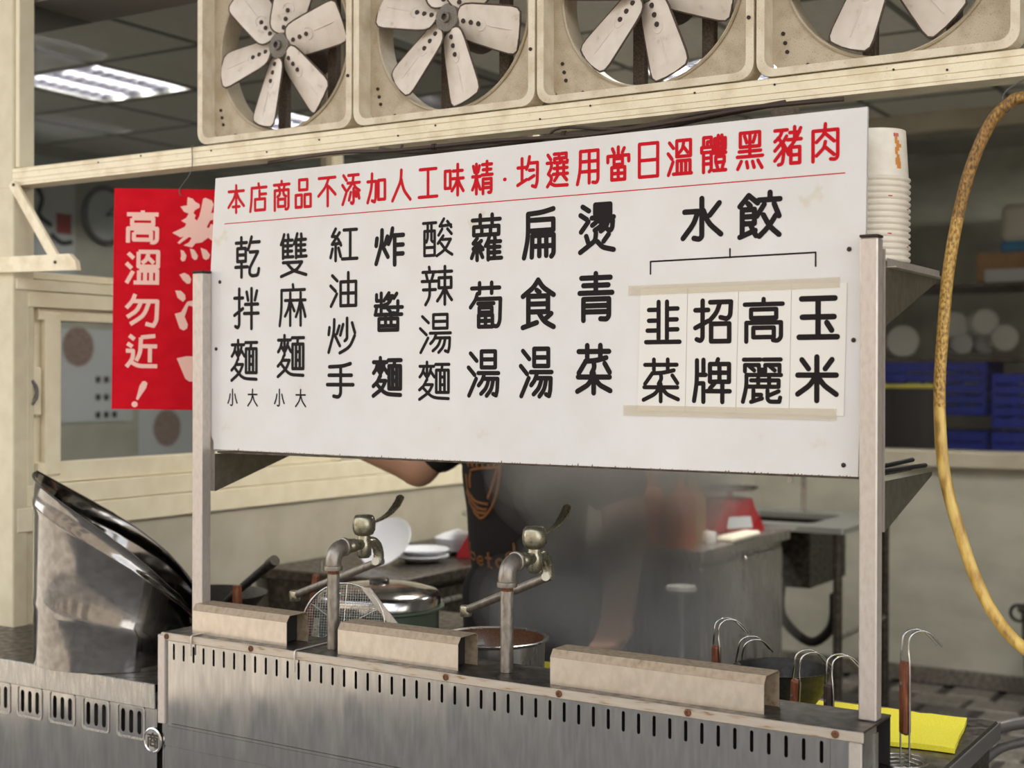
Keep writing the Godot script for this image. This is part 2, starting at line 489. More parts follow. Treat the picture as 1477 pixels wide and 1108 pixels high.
# ---------------------------------------------------------------- stroke lettering: x y x y ... on a 100 x 100 field, y down; @name x y w h places another form
const FORM := {
	"kou": "8 10 92 10 92 92 8 92 8 10", "tian": "8 6 92 6 92 94 8 94 8 6;8 50 92 50;50 6 50 94",
	"shui": "25 8 85 24;5 38 65 54;10 98 80 62", "huo": "50 4 48 40 8 96;14 26 8 46;88 22 70 44;52 46 92 78",
	"ti": "4 24 96 24;56 2 56 90 42 97 14 93;4 66 96 50",
	"mi": "4 42 96 42;50 2 50 98;14 8 30 28;86 8 70 28;48 44 34 64 4 84;52 44 66 64 96 84",
	"qing": "8 9 92 9;14 25 86 25;3 41 97 41;50 0 50 41;14 99 14 54 88 54 88 90 82 97 64 96;15 68 87 68;15 81 87 81",
	"si": "50 2 20 24 62 26;82 14 20 48 90 46;72 34 94 52;50 48 50 98;24 62 8 88;74 60 92 86",
	"zhui": "28 2 20 20 4 42;20 22 20 98;22 26 92 26;58 4 62 26;22 48 88 48;22 70 88 70;22 93 98 93;56 26 56 93",
	"cao": "4 50 96 50;30 2 30 98;70 2 70 98",
	"you": "2 8 98 8;12 30 88 30 88 97 12 97 12 30;36 8 36 50 26 60;64 8 64 56 76 60;14 75 86 75",
	"yang": "16 4 84 4 84 38 16 38 16 4;16 21 84 21;0 50 100 50;30 52 20 66 2 76;24 62 96 62 94 86 88 97 74 94;52 64 40 82 14 94;74 64 66 84 42 98",
	"本": "5 22 95 22;50 2 50 98;48 24 36 48 4 78;52 24 64 48 96 76;30 77 70 77",
	"店": "50 1 53 12;10 15 96 15;10 15 9 60 2 98;56 26 56 56;58 39 94 39;30 56 88 56 88 95 30 95 30 56",
	"商": "50 0 50 10;4 12 96 12;32 16 38 27;68 16 62 27;9 99 9 31 91 31 91 92 84 98 74 97;40 35 38 47 26 53;60 35 62 47 76 53;29 62 71 62 71 87 29 87 29 62",
	"品": "@kou 20 2 60 40;@kou 0 50 44 48;@kou 56 50 44 48",
	"不": "4 6 96 6;60 7 42 36 2 64;54 32 54 98;62 36 97 62",
	"添": "@shui 0 0 30 100;36 9 94 9;32 33 100 33;66 9 60 34 30 56;66 34 76 48 100 58;66 50 66 92 60 98 52 94;50 62 40 86;76 60 82 76;90 56 98 82",
	"加": "2 28 48 28 46 84 40 97 26 92;26 2 24 50 2 98;@kou 58 18 42 78",
	"人": "50 2 48 36 3 98;50 32 62 66 98 97", "工": "8 6 92 6;50 6 50 92;3 93 97 93",
	"味": "@kou 2 14 32 66;46 22 94 22;40 46 99 46;70 2 70 98;68 48 60 64 40 84;72 48 80 64 99 86",
	"精": "@mi 0 4 42 95;@qing 46 0 54 99",
	"均": "2 34 42 34;22 6 22 78;1 88 44 72;58 2 54 22 44 40;57 22 97 22 95 82 88 97 72 93;58 44 78 44;54 72 80 62",
	"選": "6 4 20 18;2 28 24 28 22 44 8 60 24 70 22 80 4 97;16 86 36 95 99 96;36 3 60 3 60 16 38 16 38 28 64 30 65 24;70 3 94 3 94 16 72 16 72 28 98 30 99 24;36 45 98 45;52 34 52 60;82 34 82 60;32 62 100 62;54 66 38 81;78 66 96 81",
	"用": "16 4 92 4 92 88 86 97 70 95;16 4 15 60 3 98;18 34 90 34;18 63 90 63;54 4 54 96",
	"當": "50 0 50 22;24 4 32 17;76 4 68 17;4 44 4 26 96 26 96 44;@kou 28 32 44 22;@tian 16 58 68 42",
	"日": "6 3 94 3 94 97 6 97 6 3;6 50 94 50",
	"溫": "@shui 0 0 28 100;38 4 96 4 96 48 38 48 38 4;67 10 62 28 48 38;67 22 84 38;40 60 94 60 94 94;40 60 40 94;58 60 58 94;76 60 76 94;24 96 100 96",
	"體": "8 3 40 3 40 30;8 3 8 30;24 15 40 15;24 15 24 30;0 44 0 30 48 30 48 44;8 99 8 44 40 44 40 92 32 98;10 60 40 60;10 76 40 76;55 8 98 8 98 38 55 38 55 8;55 23 98 23;69 0 69 38;84 0 84 38;51 48 100 48;59 58 94 58 94 74 59 74 59 58;62 79 67 90;90 79 86 90;50 96 100 96",
	"黑": "14 3 86 3 86 40 14 40 14 3;50 3 50 64;30 11 38 29;70 11 62 29;10 52 90 52;3 66 97 66;18 78 5 98;38 80 42 96;60 80 66 96;80 78 95 98",
	"豬": "2 8 48 8;30 8 22 24 2 36;14 27 32 44 36 68 30 95 16 97;28 40 2 60;34 58 2 86;46 24 34 38;36 46 54 72;58 16 94 16;76 2 76 34;50 34 100 34;98 6 80 36 50 60;62 54 95 54 95 95 62 95 62 54;62 74 95 74",
	"肉": "8 99 8 18 92 18 92 90 84 97 68 95;50 1 48 26 20 48;52 28 80 48;50 48 46 64 20 84;52 64 80 84",
	"乾": "4 14 48 14;26 1 26 26;10 28 44 28 44 60 10 60 10 28;10 44 44 44;2 74 52 74;27 60 27 99;68 1 62 16 54 32;64 14 100 14;62 38 94 38 60 78 60 92 70 97 94 96 98 80",
	"拌": "@ti 0 0 38 100;52 10 58 30;94 8 86 30;46 40 98 40;42 62 100 62;72 2 72 99",
	"麵": "3 12 50 12;27 1 27 48;16 18 12 30 3 40;15 26 24 38;40 18 36 30 30 38;40 26 52 40;24 50 18 62 2 74;18 60 46 60 34 80 2 99;14 68 44 94 98 96;56 7 100 7;78 8 76 20;58 22 98 22 98 80 58 80 58 22;71 22 71 80;85 22 85 80;71 40 85 40;71 60 85 60",
	"小": "50 2 50 92 42 98 30 94;26 30 20 56 4 84;74 30 82 56 96 82",
	"大": "6 32 94 32;50 2 48 38 38 66 3 98;52 36 64 68 97 98",
	"雙": "@zhui 0 0 50 58;@zhui 50 0 50 58;10 67 82 67 64 84 3 99;26 69 48 86 98 97",
	"麻": "52 0 54 10;8 13 98 13;8 13 8 60 1 99;22 38 58 38;42 20 42 99;40 40 34 60 22 76;44 42 58 64;64 38 100 38;82 20 82 99;80 40 74 60 64 78;84 42 94 60 100 78",
	"紅": "@si 0 0 44 99;52 7 98 7;75 7 75 92;46 93 100 93",
	"油": "@shui 0 0 32 99;40 27 98 27 98 96 40 96 40 27;40 60 98 60;69 1 69 96",
	"炒": "@huo 0 0 48 100;70 1 70 58 62 64;56 18 46 48;88 14 98 42;97 50 80 82 44 98",
	"手": "88 2 60 9 10 11;8 35 92 35;2 62 98 62;52 10 52 88 44 98 26 95",
	"炸": "@huo 0 0 50 99;62 1 58 22 48 42;60 20 100 20;70 20 70 99;72 46 99 46;72 70 99 70",
	"醬": "24 0 24 52;7 4 7 20 24 20;2 34 24 34;8 36 4 52;52 0 34 20;48 8 66 8 50 28 34 32;46 14 56 22;32 38 100 38;84 22 84 50 78 55 68 53;48 42 58 50;80 2 70 14;2 57 98 57;16 68 84 68 84 98 16 98 16 68;40 58 40 80;60 58 60 80;18 87 82 87",
	"酸": "@you 0 2 46 98;72 1 58 20 96 18;84 8 97 24;66 28 54 44;84 28 98 42;70 46 52 66;68 56 95 56 76 84 48 99;62 66 80 86 100 97",
	"辣": "24 1 26 12;2 14 48 14;14 20 18 33;38 20 33 33;0 38 50 38;4 60 46 60;26 40 26 80 12 99;54 14 100 14;77 1 77 99;57 30 98 30 98 56 57 56 57 30;75 58 66 74 52 90;79 58 88 74 100 88",
	"湯": "@shui 0 0 34 100;@yang 34 0 66 100",
	"蘿": "@cao 2 0 96 22;10 26 90 26 90 44 10 44 10 26;36 26 36 44;64 26 64 44;@si 0 50 42 50;@zhui 46 46 54 54",
	"蔔": "@cao 2 0 96 24;24 24 18 38 2 54;20 36 97 36 95 86 88 98 72 95;26 46 76 46;30 55 70 55 70 66 30 66 30 55;@tian 24 70 52 29",
	"扁": "96 1 60 7 16 9;16 9 16 60 3 99;18 22 96 22 96 44 18 44;30 54 97 54 97 92 90 98;30 54 28 98;52 54 52 96;74 54 74 96;30 76 97 76",
	"食": "50 1 36 16 3 34;50 1 64 16 97 32;46 22 54 26;20 34 80 34 80 66 20 66;20 34 20 92;3 98 46 88;20 50 80 50;50 66 68 86 97 97;90 70 70 82",
	"燙": "@shui 2 0 30 58;@yang 36 0 62 58;48 60 46 76 3 99;20 66 26 80;84 64 70 78;52 78 66 90 98 96",
	"青": "@qing 0 0 100 100",
	"菜": "@cao 2 0 96 26;86 26 56 32 26 33;26 34 6 58;50 36 52 46 44 58;82 38 96 56;4 66 96 66;50 58 50 99;46 68 34 82 2 96;54 68 66 82 98 94",
	"水": "50 1 50 92 44 98 30 95;6 31 40 31 30 60 2 94;94 14 70 42;54 30 66 60 98 88",
	"餃": "24 4 2 28;24 4 46 22;22 22 28 28;8 36 38 36 38 68 8 68;8 36 8 92;2 98 40 84;8 52 38 52;30 74 42 96;76 0 76 14;48 16 100 16;62 26 44 52;86 26 98 54;90 52 74 76 50 98;60 50 76 78 98 96",
	"韭": "38 1 38 90;62 1 62 90;10 20 36 20;10 46 36 46;6 70 36 70;64 18 92 18;64 44 90 44;64 68 92 68;2 98 98 98",
	"招": "@ti 0 0 38 100;42 6 98 6 96 38 88 46 70 42;68 8 60 30 40 50;@kou 40 52 58 50",
	"牌": "10 2 10 54 2 97;28 1 28 36;12 36 34 36;12 56 28 56 28 99;68 0 64 10;46 11 98 11 98 52 46 52 46 11;46 31 98 31;72 11 72 52;60 54 46 68;38 74 100 74;80 54 80 99",
	"高": "50 0 50 10;2 12 98 12;18 24 82 24 82 44 18 44 18 24;6 99 6 55 94 55 94 90 86 98 74 96;24 67 76 67 76 89 24 89 24 67",
	"麗": "3 4 46 4;6 16 42 16 42 30;6 16 6 30;18 19 30 28;54 4 97 4;58 16 94 16 94 30;58 16 58 30;70 19 82 28;50 26 50 38;10 38 98 38;10 38 10 64 1 98;22 50 92 50 92 64 14 64;40 38 40 64;68 38 68 64;28 72 28 92;22 98 50 90;30 82 48 82;64 72 64 92 70 97 94 97 96 88;92 74 66 84",
	"玉": "8 4 92 4;10 48 90 48;2 96 98 96;50 4 50 96;72 62 84 80", "米": "@mi 0 0 100 100",
	"勿": "30 0 22 22 3 44;24 22 97 22 95 82 86 98 62 92;48 24 36 52 6 72;72 24 58 66 16 94",
	"近": "12 4 28 16;6 28 22 38;2 50 24 50 24 72 4 98;16 82 40 95 99 95;92 5 48 10;48 10 46 56 34 80;48 36 98 36;76 38 76 84",
	"b": "0 0 0 90;0 62 30 48 58 62 58 82 30 96 0 82", "e": "2 72 58 72 52 52 28 48 4 60 2 80 24 96 56 88", "t": "26 14 26 88 50 94;0 44 54 44", "o": "30 48 4 60 4 84 30 96 56 84 56 60 30 48", "d": "58 0 58 92;58 62 30 48 2 62 2 82 30 96 58 82",
}

func strokes_of(form: String) -> Array:
	var out := []
	for piece in FORM[form].split(";"):
		if piece.begins_with("@"):
			var w: PackedStringArray = piece.substr(1).split(" ")
			for s in strokes_of(w[0]):
				var moved := []
				for p in s:
					moved.append(Vector2(float(w[1]) + p.x * float(w[3]) / 100.0, float(w[2]) + p.y * float(w[4]) / 100.0))
				out.append(moved)
		else:
			var n: PackedFloat64Array = piece.split_floats(" ")
			var s := []
			for i in range(0, n.size() - 1, 2):
				s.append(Vector2(n[i], n[i + 1]))
			out.append(s)
	return out

func rounded_stroke(s: Array) -> Array:         # gentle curves where a stroke bends a little, corners where it turns sharply
	if s.size() < 3:
		return s
	var out := [s[0]]
	for i in range(1, s.size() - 1):
		var d0: Vector2 = (s[i] - s[i - 1])
		var d1: Vector2 = (s[i + 1] - s[i])
		var turn := absf(d0.angle_to(d1))
		if turn < 0.08 or turn > 1.3:
			out.append(s[i])
		else:
			var r := minf(d0.length(), d1.length()) * 0.45
			var a: Vector2 = s[i] - d0.normalized() * r
			var b: Vector2 = s[i] + d1.normalized() * r
			for k in 4:
				var t := k / 3.0
				out.append(a.lerp(s[i], t).lerp(Vector2(s[i]).lerp(b, t), t))
	out.append(s[-1])
	return out

func letter(st: SurfaceTool, form: String, x0: float, x1: float, y0: float, y1: float, thick: float, xf: Transform3D, lift := 0.0004, square_ends := false) -> void:   # flat round-ended strokes just above a board's face
	st.set_smooth_group(-1)
	var all := strokes_of(form)
	var lo := Vector2(1e9, 1e9)
	var hi := -lo
	for s in all:
		for p in s:
			lo = lo.min(p)
			hi = hi.max(p)
	var h := thick * 0.5
	var level := lift
	for s in all:
		var pts := []
		for p in rounded_stroke(s):
			pts.append(Vector2(lerpf(x0 + h, x1 - h, (p.x - lo.x) / maxf(hi.x - lo.x, 1.0)), lerpf(y1 - h, y0 + h, (p.y - lo.y) / maxf(hi.y - lo.y, 1.0))))
		for i in pts.size() - 1:
			capsule(st, pts[i], pts[i + 1], h, level, xf, square_ends and i == 0, square_ends and i == pts.size() - 2)
			level += 0.000006

func capsule(st: SurfaceTool, a: Vector2, b: Vector2, h: float, z: float, xf: Transform3D, flat_a := false, flat_b := false) -> void:
	var d := (b - a).normalized()
	var n := Vector2(-d.y, d.x)
	var ring := []
	for k in 7:
		var t := PI * k / 6.0
		ring.append(b + (n * cos(t) * -1.0 + d * (0.0 if flat_b and k > 0 and k < 6 else sin(t))) * h)
	for k in 7:
		var t := PI * k / 6.0
		ring.append(a + (n * cos(t) - d * (0.0 if flat_a and k > 0 and k < 6 else sin(t))) * h)
	var c := (a + b) * 0.5
	for i in ring.size():
		var p: Vector2 = ring[i]
		var q: Vector2 = ring[(i + 1) % ring.size()]
		tri(st, xf * Vector3(c.x, c.y, z), xf * Vector3(q.x, q.y, z), xf * Vector3(p.x, p.y, z))

func flat_shape(st: SurfaceTool, pts: Array, z: float, xf: Transform3D) -> void:
	st.set_smooth_group(-1)
	var pv := PackedVector2Array(pts)
	if Geometry2D.is_polygon_clockwise(pv):
		pv.reverse()
	var idx := Geometry2D.triangulate_polygon(pv)
	for i in range(0, idx.size(), 3):
		var a := pv[idx[i]]
		var b := pv[idx[i + 1]]
		var c := pv[idx[i + 2]]
		if (b - a).cross(c - a) < 0.0:
			var t := b
			b = c
			c = t
		tri(st, xf * Vector3(a.x, a.y, z), xf * Vector3(c.x, c.y, z), xf * Vector3(b.x, b.y, z))

func menu_letters() -> Array:                  # form, left, right, bottom, top on the board in metres, stroke in mm (minus: red)
	return [
		["本", 0.0382, 0.0892, 1.8013, 1.8661, -5.8], ["店", 0.1013, 0.1533, 1.8010, 1.8655, -5.8], ["商", 0.1681, 0.2172, 1.7991, 1.8662, -5.8],
		["品", 0.2283, 0.2752, 1.8017, 1.8649, -5.8], ["不", 0.2897, 0.3411, 1.7995, 1.8640, -5.8], ["添", 0.3529, 0.4038, 1.7995, 1.8653, -5.8],
		["加", 0.4180, 0.4681, 1.7990, 1.8634, -5.8], ["人", 0.4805, 0.5312, 1.7986, 1.8653, -5.8], ["工", 0.5457, 0.5956, 1.8012, 1.8620, -5.8],
		["味", 0.6081, 0.6575, 1.8000, 1.8658, -5.8], ["精", 0.6721, 0.7240, 1.7984, 1.8661, -5.8], ["均", 0.7744, 0.8246, 1.8031, 1.8671, -5.8],
		["選", 0.8386, 0.8890, 1.8014, 1.8672, -5.8], ["用", 0.9033, 0.9527, 1.8010, 1.8672, -5.8], ["當", 0.9663, 1.0153, 1.8039, 1.8690, -5.8],
		["日", 1.0300, 1.0726, 1.8048, 1.8699, -5.6], ["溫", 1.0866, 1.1379, 1.8039, 1.8696, -5.6], ["體", 1.1509, 1.2023, 1.8038, 1.8720, -5.6],
		["黑", 1.2173, 1.2695, 1.8043, 1.8717, -5.6], ["豬", 1.2852, 1.3377, 1.8059, 1.8741, -5.6], ["肉", 1.3521, 1.4007, 1.8064, 1.8738, -5.6],
		["水", 1.1141, 1.1953, 1.6864, 1.7669, 8.6], ["餃", 1.2206, 1.3025, 1.6859, 1.7689, 8.4], ["乾", 0.0582, 0.1345, 1.6609, 1.7536, 6.8],
		["雙", 0.1876, 0.2646, 1.6582, 1.7535, 6.4], ["紅", 0.3219, 0.3983, 1.6854, 1.7577, 6.3], ["炸", 0.4385, 0.5153, 1.6703, 1.7517, 8.2],
		["油", 0.3221, 0.3954, 1.5919, 1.6670, 6.3], ["拌", 0.0554, 0.1318, 1.5499, 1.6433, 6.8], ["麻", 0.1845, 0.2615, 1.5548, 1.6474, 6.0],
		["醬", 0.4369, 0.5127, 1.5407, 1.6225, 7.0], ["麵", 0.0477, 0.1278, 1.4390, 1.5328, 6.3], ["麵", 0.1797, 0.2577, 1.4474, 1.5413, 6.3],
		["麵", 0.4323, 0.5101, 1.4082, 1.4932, 7.6], ["小", 0.0391, 0.0689, 1.3865, 1.4252, 3.2], ["大", 0.0966, 0.1271, 1.3866, 1.4256, 3.2],
		["小", 0.1724, 0.2024, 1.3869, 1.4260, 3.2], ["大", 0.2305, 0.2612, 1.3867, 1.4257, 3.2], ["炒", 0.3172, 0.3929, 1.4961, 1.5740, 6.3],
		["手", 0.3134, 0.3889, 1.4049, 1.4817, 7.0], ["酸", 0.5562, 0.6314, 1.6845, 1.7621, 5.4], ["辣", 0.5535, 0.6310, 1.5893, 1.6695, 5.8],
		["湯", 0.5494, 0.6284, 1.4956, 1.5760, 5.6], ["麵", 0.5478, 0.6251, 1.4033, 1.4831, 5.6], ["蘿", 0.6699, 0.7459, 1.6710, 1.7649, 7.2],
		["蔔", 0.6675, 0.7439, 1.5425, 1.6351, 7.2], ["湯", 0.6630, 0.7399, 1.4108, 1.5041, 7.4], ["扁", 0.7871, 0.8612, 1.6695, 1.7683, 8.6],
		["食", 0.7848, 0.8616, 1.5386, 1.6373, 8.8], ["湯", 0.7811, 0.8571, 1.4105, 1.5081, 7.8], ["燙", 0.9083, 0.9865, 1.6743, 1.7691, 8.4],
		["青", 0.9071, 0.9838, 1.5496, 1.6445, 8.6], ["菜", 0.9027, 0.9805, 1.4172, 1.5136, 8.6], ["韭", 1.0439, 1.1175, 1.5092, 1.5884, 7.2],
		["菜", 1.0396, 1.1146, 1.4046, 1.4861, 6.6], ["招", 1.1392, 1.2145, 1.5090, 1.5883, 7.6], ["牌", 1.1372, 1.2123, 1.4043, 1.4861, 7.2],
		["高", 1.2315, 1.3074, 1.5080, 1.5878, 7.0], ["麗", 1.2287, 1.3047, 1.4054, 1.4849, 6.6], ["玉", 1.3276, 1.4029, 1.5132, 1.5869, 8.6],
		["米", 1.3256, 1.4012, 1.4079, 1.4897, 8.2],
	]

const BX := Basis(Vector3(0, 0, -1), Vector3(0, 1, 0), Vector3(1, 0, 0))   # an outline of (-z, y) drawn out along x

# ---------------------------------------------------------------- the setting
func setting() -> void:
	# ground, floor
	var s := struct("floor", "dark stone kitchen floor of rough slabs")
	var st := new_st()
	box(st, Vector3(-6.0, -0.12, -7.0), Vector3(4.2, -0.012, -0.3))
	part(s, "floor_bed", st, M.grout)
	var slab: Array[ArrayMesh] = []
	rng.seed = 11
	for v in 4:
		st = new_st()
		O = Vector3.ZERO
		bx(st, Vector3.ZERO, Vector3(0.235 - 0.03 * (v % 2), 0.022, 0.185), 0.008)
		st.generate_normals()
		st.set_material(M.stone if v < 2 else M.stone_b)
		slab.append(st.commit())
	for iz in 18:
		var x := -1.0 + rng.randf_range(-0.1, 0.1)
		while x < 1.9:
			var mi := MeshInstance3D.new()
			mi.name = "floor_slab"
			mi.mesh = slab[rng.randi() % 4]
			mi.position = Vector3(x, -0.011 + rng.randf_range(-0.004, 0.004), -4.34 + iz * 0.2)
			mi.rotation = Vector3(rng.randf_range(-0.012, 0.012), rng.randf_range(-0.03, 0.03), rng.randf_range(-0.012, 0.012))
			s.add_child(mi, true)
			x += 0.25
	s = struct("pavement", "grey street pavement in front of the stall")
	st = new_st()
	box(st, Vector3(-14, -0.2, -0.3), Vector3(18, -0.012, 4.6))
	part(s, "paving", st, M.pavement)
	st = new_st()
	box(st, Vector3(-40, -0.3, 4.6), Vector3(40, -0.1, 13.0))
	part(s, "roadway", st, M.asphalt)
	# roof over everything, upper storey that keeps the sun off the stall
	s = struct("ceiling", "grey suspended ceiling of square tiles")
	var tile: ArrayMesh
	st = new_st()
	bx(st, Vector3.ZERO, Vector3(0.584, 0.02, 0.584), 0.004)
	st.generate_normals()
	st.set_material(M.ceiling)
	tile = st.commit()
	for ix in 14:
		for iz in 8:
			var c := Vector3(-4.955 + 0.6 * ix, 2.73, -0.74 - 0.6 * iz)
			if c.z < -4.4 and c.x < -0.9:
				continue
			if [Vector2i(4, 2), Vector2i(4, 4), Vector2i(8, 4), Vector2i(9, 1), Vector2i(11, 3)].has(Vector2i(ix, iz)):
				continue
			var mi := MeshInstance3D.new()
			mi.name = "ceiling_tile"
			mi.mesh = tile
			mi.position = c
			s.add_child(mi, true)
	for ix in 15:
		st = new_st()
		bx(st, Vector3(-5.255 + 0.6 * ix, 2.722, -2.4), Vector3(0.024, 0.012, 4.2))
		part(s, "grid_bar", st, M.tbar)
	for iz in 8:
		st = new_st()
		bx(st, Vector3(-1.0, 2.7225, -0.44 - 0.6 * iz), Vector3(8.6, 0.012, 0.024))
		part(s, "grid_bar", st, M.tbar)
	st = new_st()
	box(st, Vector3(-5.2, 2.9, -7.0), Vector3(4.2, 3.1, -0.26))
	part(s, "roof_slab", st, M.ceiling)
	s = struct("wall_upper", "upper storey of the shop house above the fans")
	st = new_st()
	box(st, Vector3(-5.2, 2.46, -0.5), Vector3(8.0, 5.2, -0.27))
	part(s, "upper_wall", st, M.facade)
	s = struct("ceiling_arcade", "plain ceiling of the arcade over the pavement", Vector3(0, 4.2, 1.1))
	st = new_st()
	box(st, Vector3(-5.2, 4.2, -0.27), Vector3(8.0, 4.4, 2.2))
	part(s, "arcade_slab", st, M.arcade)
	s = struct("wall_opposite", "sunlit house front across the street")
	st = new_st()
	box(st, Vector3(-30, -0.1, 13.0), Vector3(16, 8.5, 13.4))
	part(s, "house_front", st, M.facade)
	for k in 8:
		st = new_st()
		box(st, Vector3(-26.0 + k * 3.6, 0.0, 12.94), Vector3(-24.0 + k * 3.6, 2.5, 13.02), 0.01)
		part(s, "shop_opening", st, M.grey_paint)
		st = new_st()
		box(st, Vector3(-25.8 + k * 3.6, 3.4, 12.94), Vector3(-24.2 + k * 3.6, 4.9, 13.02), 0.01)
		part(s, "upper_window", st, M.grey_paint)
	# outer walls that close the shop
	s = struct("wall_left", "far dining room wall with posters", Vector3(-4.1, 0, -2.3))
	st = new_st()
	box(st, Vector3(-4.2, 0, -4.6), Vector3(-4.0, 2.9, -0.2))
	part(s, "wall_face", st, M.back_wall)
	s = struct("wall_dining_back", "back wall of the dining room")
	st = new_st()
	box(st, Vector3(-4.2, 0, -4.65), Vector3(-0.95, 2.9, -4.45))
	part(s, "wall_face", st, M.back_wall)
	s = struct("wall_right", "right hand kitchen side wall", Vector3(3.5, 0, -3))
	st = new_st()
	box(st, Vector3(3.4, 0, -6.9), Vector3(3.6, 2.9, -0.26))
	part(s, "wall_face", st, M.back_wall)
	s = struct("wall_store", "back wall of the storeroom", Vector3(0, 0, -6.8))
	st = new_st()
	box(st, Vector3(-1.3, 0, -6.95), Vector3(3.6, 2.9, -6.8))
	box(st, Vector3(-1.3, 0, -6.8), Vector3(-1.2, 2.9, -4.6))
	part(s, "wall_face", st, M.back_wall)
	# kitchen back wall with its long window
	s = struct("wall_back", "grey green kitchen back wall below a long window", Vector3(0, 0, -4.5))
	st = new_st()
	box(st, Vector3(-1.0, 0, -4.56), Vector3(3.5, 1.03, -4.45))
	part(s, "wall_face", st, M.back_wall)
	st = new_st()
	box(st, Vector3(-1.0, 2.63, -4.56), Vector3(3.5, 2.9, -4.42), 0.006)
	part(s, "header", st, M.wall)
	st = new_st()
	box(st, Vector3(-1.0, 0.0, -4.455), Vector3(3.5, 0.08, -4.43), 0.004)
	part(s, "skirting", st, M.stone)
	s = struct("window_1", "long kitchen window onto the storeroom", Vector3(0, 1.1, -4.5))
	st = new_st()
	box(st, Vector3(-1.0, 1.03, -4.56), Vector3(3.5, 1.112, -4.41), 0.008)
	part(s, "sill", st, M.wall)
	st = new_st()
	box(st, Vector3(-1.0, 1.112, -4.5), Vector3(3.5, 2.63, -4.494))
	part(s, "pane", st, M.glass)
	for x in [-0.98, 0.08, 1.8]:
		st = new_st()
		box(st, Vector3(x - 0.012, 1.112, -4.52), Vector3(x + 0.012, 2.63, -4.47), 0.003)
		part(s, "mullion", st, M.tbar)
	# partition between kitchen and dining room: panel, aluminium frame, sliding window
	s = struct("wall_partition", "cream partition panel below the sliding window", Vector3(-0.95, 0, -2.3))
	st = new_st()
	box(st, Vector3(-0.98, 0, -4.45), Vector3(-0.925, 1.034, -0.275))
	box(st, Vector3(-0.98, 1.1, -4.45), Vector3(-0.925, 1.72, -1.58))
	part(s, "panel", st, M.wall)
	st = new_st()
	box(st, Vector3(-0.985, 0.0, -0.245), Vector3(-0.918, 1.955, -0.198), 0.003)
	part(s, "end_post", st, M.column)
	s = struct("window_2", "cream aluminium sliding window in the partition", Vector3(-0.95, 1.4, -0.9))
	var rails := [[1.033, 1.098, 0.004, -0.21, -4.4], [1.100, 1.157, 0.0, -0.247, -4.4], [1.682, 1.712, 0.006, -0.205, -4.4], [1.638, 1.681, 0.002, -0.247, -4.4], [1.715, 1.735, -0.01, -0.205, -4.4]]
	for r in rails:
		st = new_st()
		box(st, Vector3(-0.985, r[0], r[4]), Vector3(-0.92 + r[2], r[1], r[3]), 0.002)
		part(s, "rail", st, M.cream_clean)
	for r in [[1.159, 1.216, -0.29, -1.55], [1.604, 1.637, -0.29, -1.55]]:
		st = new_st()
		box(st, Vector3(-0.972, r[0], r[3]), Vector3(-0.93, r[1], r[2]), 0.002)
		part(s, "sash_rail", st, M.cream_clean)
	st = new_st()
	box(st, Vector3(-0.985, 1.1, -0.249), Vector3(-0.92, 1.68, -0.2), 0.002)
	part(s, "jamb", st, M.cream_clean)
	st = new_st()
	box(st, Vector3(-0.975, 1.159, -0.308), Vector3(-0.945, 1.637, -0.262), 0.002)
	part(s, "inner_stile", st, M.cream_clean)
	st = new_st()
	box(st, Vector3(-0.972, 1.18, -0.362), Vector3(-0.925, 1.625, -0.31), 0.003)
	part(s, "stile", st, M.cream_clean)
	st = new_st()
	box(st, Vector3(-0.972, 1.16, -1.58), Vector3(-0.925, 1.637, -1.53), 0.003)
	part(s, "stile", st, M.cream_clean)
	st = new_st()
	box(st, Vector3(-0.945, 1.345, -0.297), Vector3(-0.926, 1.475, -0.262), 0.003)
	var lock := part(s, "lock_plate", st, M.cream_clean)
	st = new_st()
	tube(st, curve([Vector3(-0.924, 1.375, -0.262), Vector3(-0.918, 1.395, -0.272), Vector3(-0.918, 1.42, -0.272), Vector3(-0.924, 1.44, -0.262)], 4), 0.005, 8)
	part(lock, "latch", st, M.grey_paint, "grey window latch")
	st = new_st()
	box(st, Vector3(-0.952, 1.216, -1.53), Vector3(-0.948, 1.604, -0.362))
	part(s, "pane", st, M.glass_smoked)
	st = new_st()
	box(st, Vector3(-0.954, 1.735, -4.42), Vector3(-0.95, 2.715, -0.25))
	part(s, "transom_pane", st, M.glass_smoked)
	for z in [-1.56, -2.9]:
		st = new_st()
		box(st, Vector3(-0.98, 1.72, z - 0.03), Vector3(-0.925, 2.715, z + 0.03), 0.003)
		part(s, "mullion", st, M.cream_clean)
	# front frame
	s = struct("trim_1", "cream corner column of the shop front", Vector3(-1.0, 0, -0.23))
	st = new_st()
	box(st, Vector3(-1.2, 0, -0.27), Vector3(-0.922, 2.72, -0.2), 0.004)
	part(s, "column", st, M.column)
	st = new_st()
	box(st, Vector3(-0.921, 2.006, -0.255), Vector3(-0.905, 2.72, -0.205), 0.002)
	part(s, "upper_strip", st, M.cream_clean)
	s = struct("trim_2", "long cream aluminium beam under the wall fans", Vector3(0.5, 1.957, -0.2))
	st = new_st()
	var pr := [Vector2(0.26, 1.957), Vector2(0.26, 2.004), Vector2(0.206, 2.004), Vector2(0.2, 2.001)]
	for y in [1.991, 1.9745]:                 # pressed grooves along the beam
		pr.append_array([Vector2(0.2, y + 0.0009), Vector2(0.2022, y), Vector2(0.2, y - 0.0009)])
	pr.append_array([Vector2(0.2, 1.9635), Vector2(0.2015, 1.9625), Vector2(0.2015, 1.957)])
	prism(st, pr, -0.925, 3.4, Transform3D(BX, Vector3.ZERO))
	part(s, "beam", st, M.cream)
	rng.seed = 5
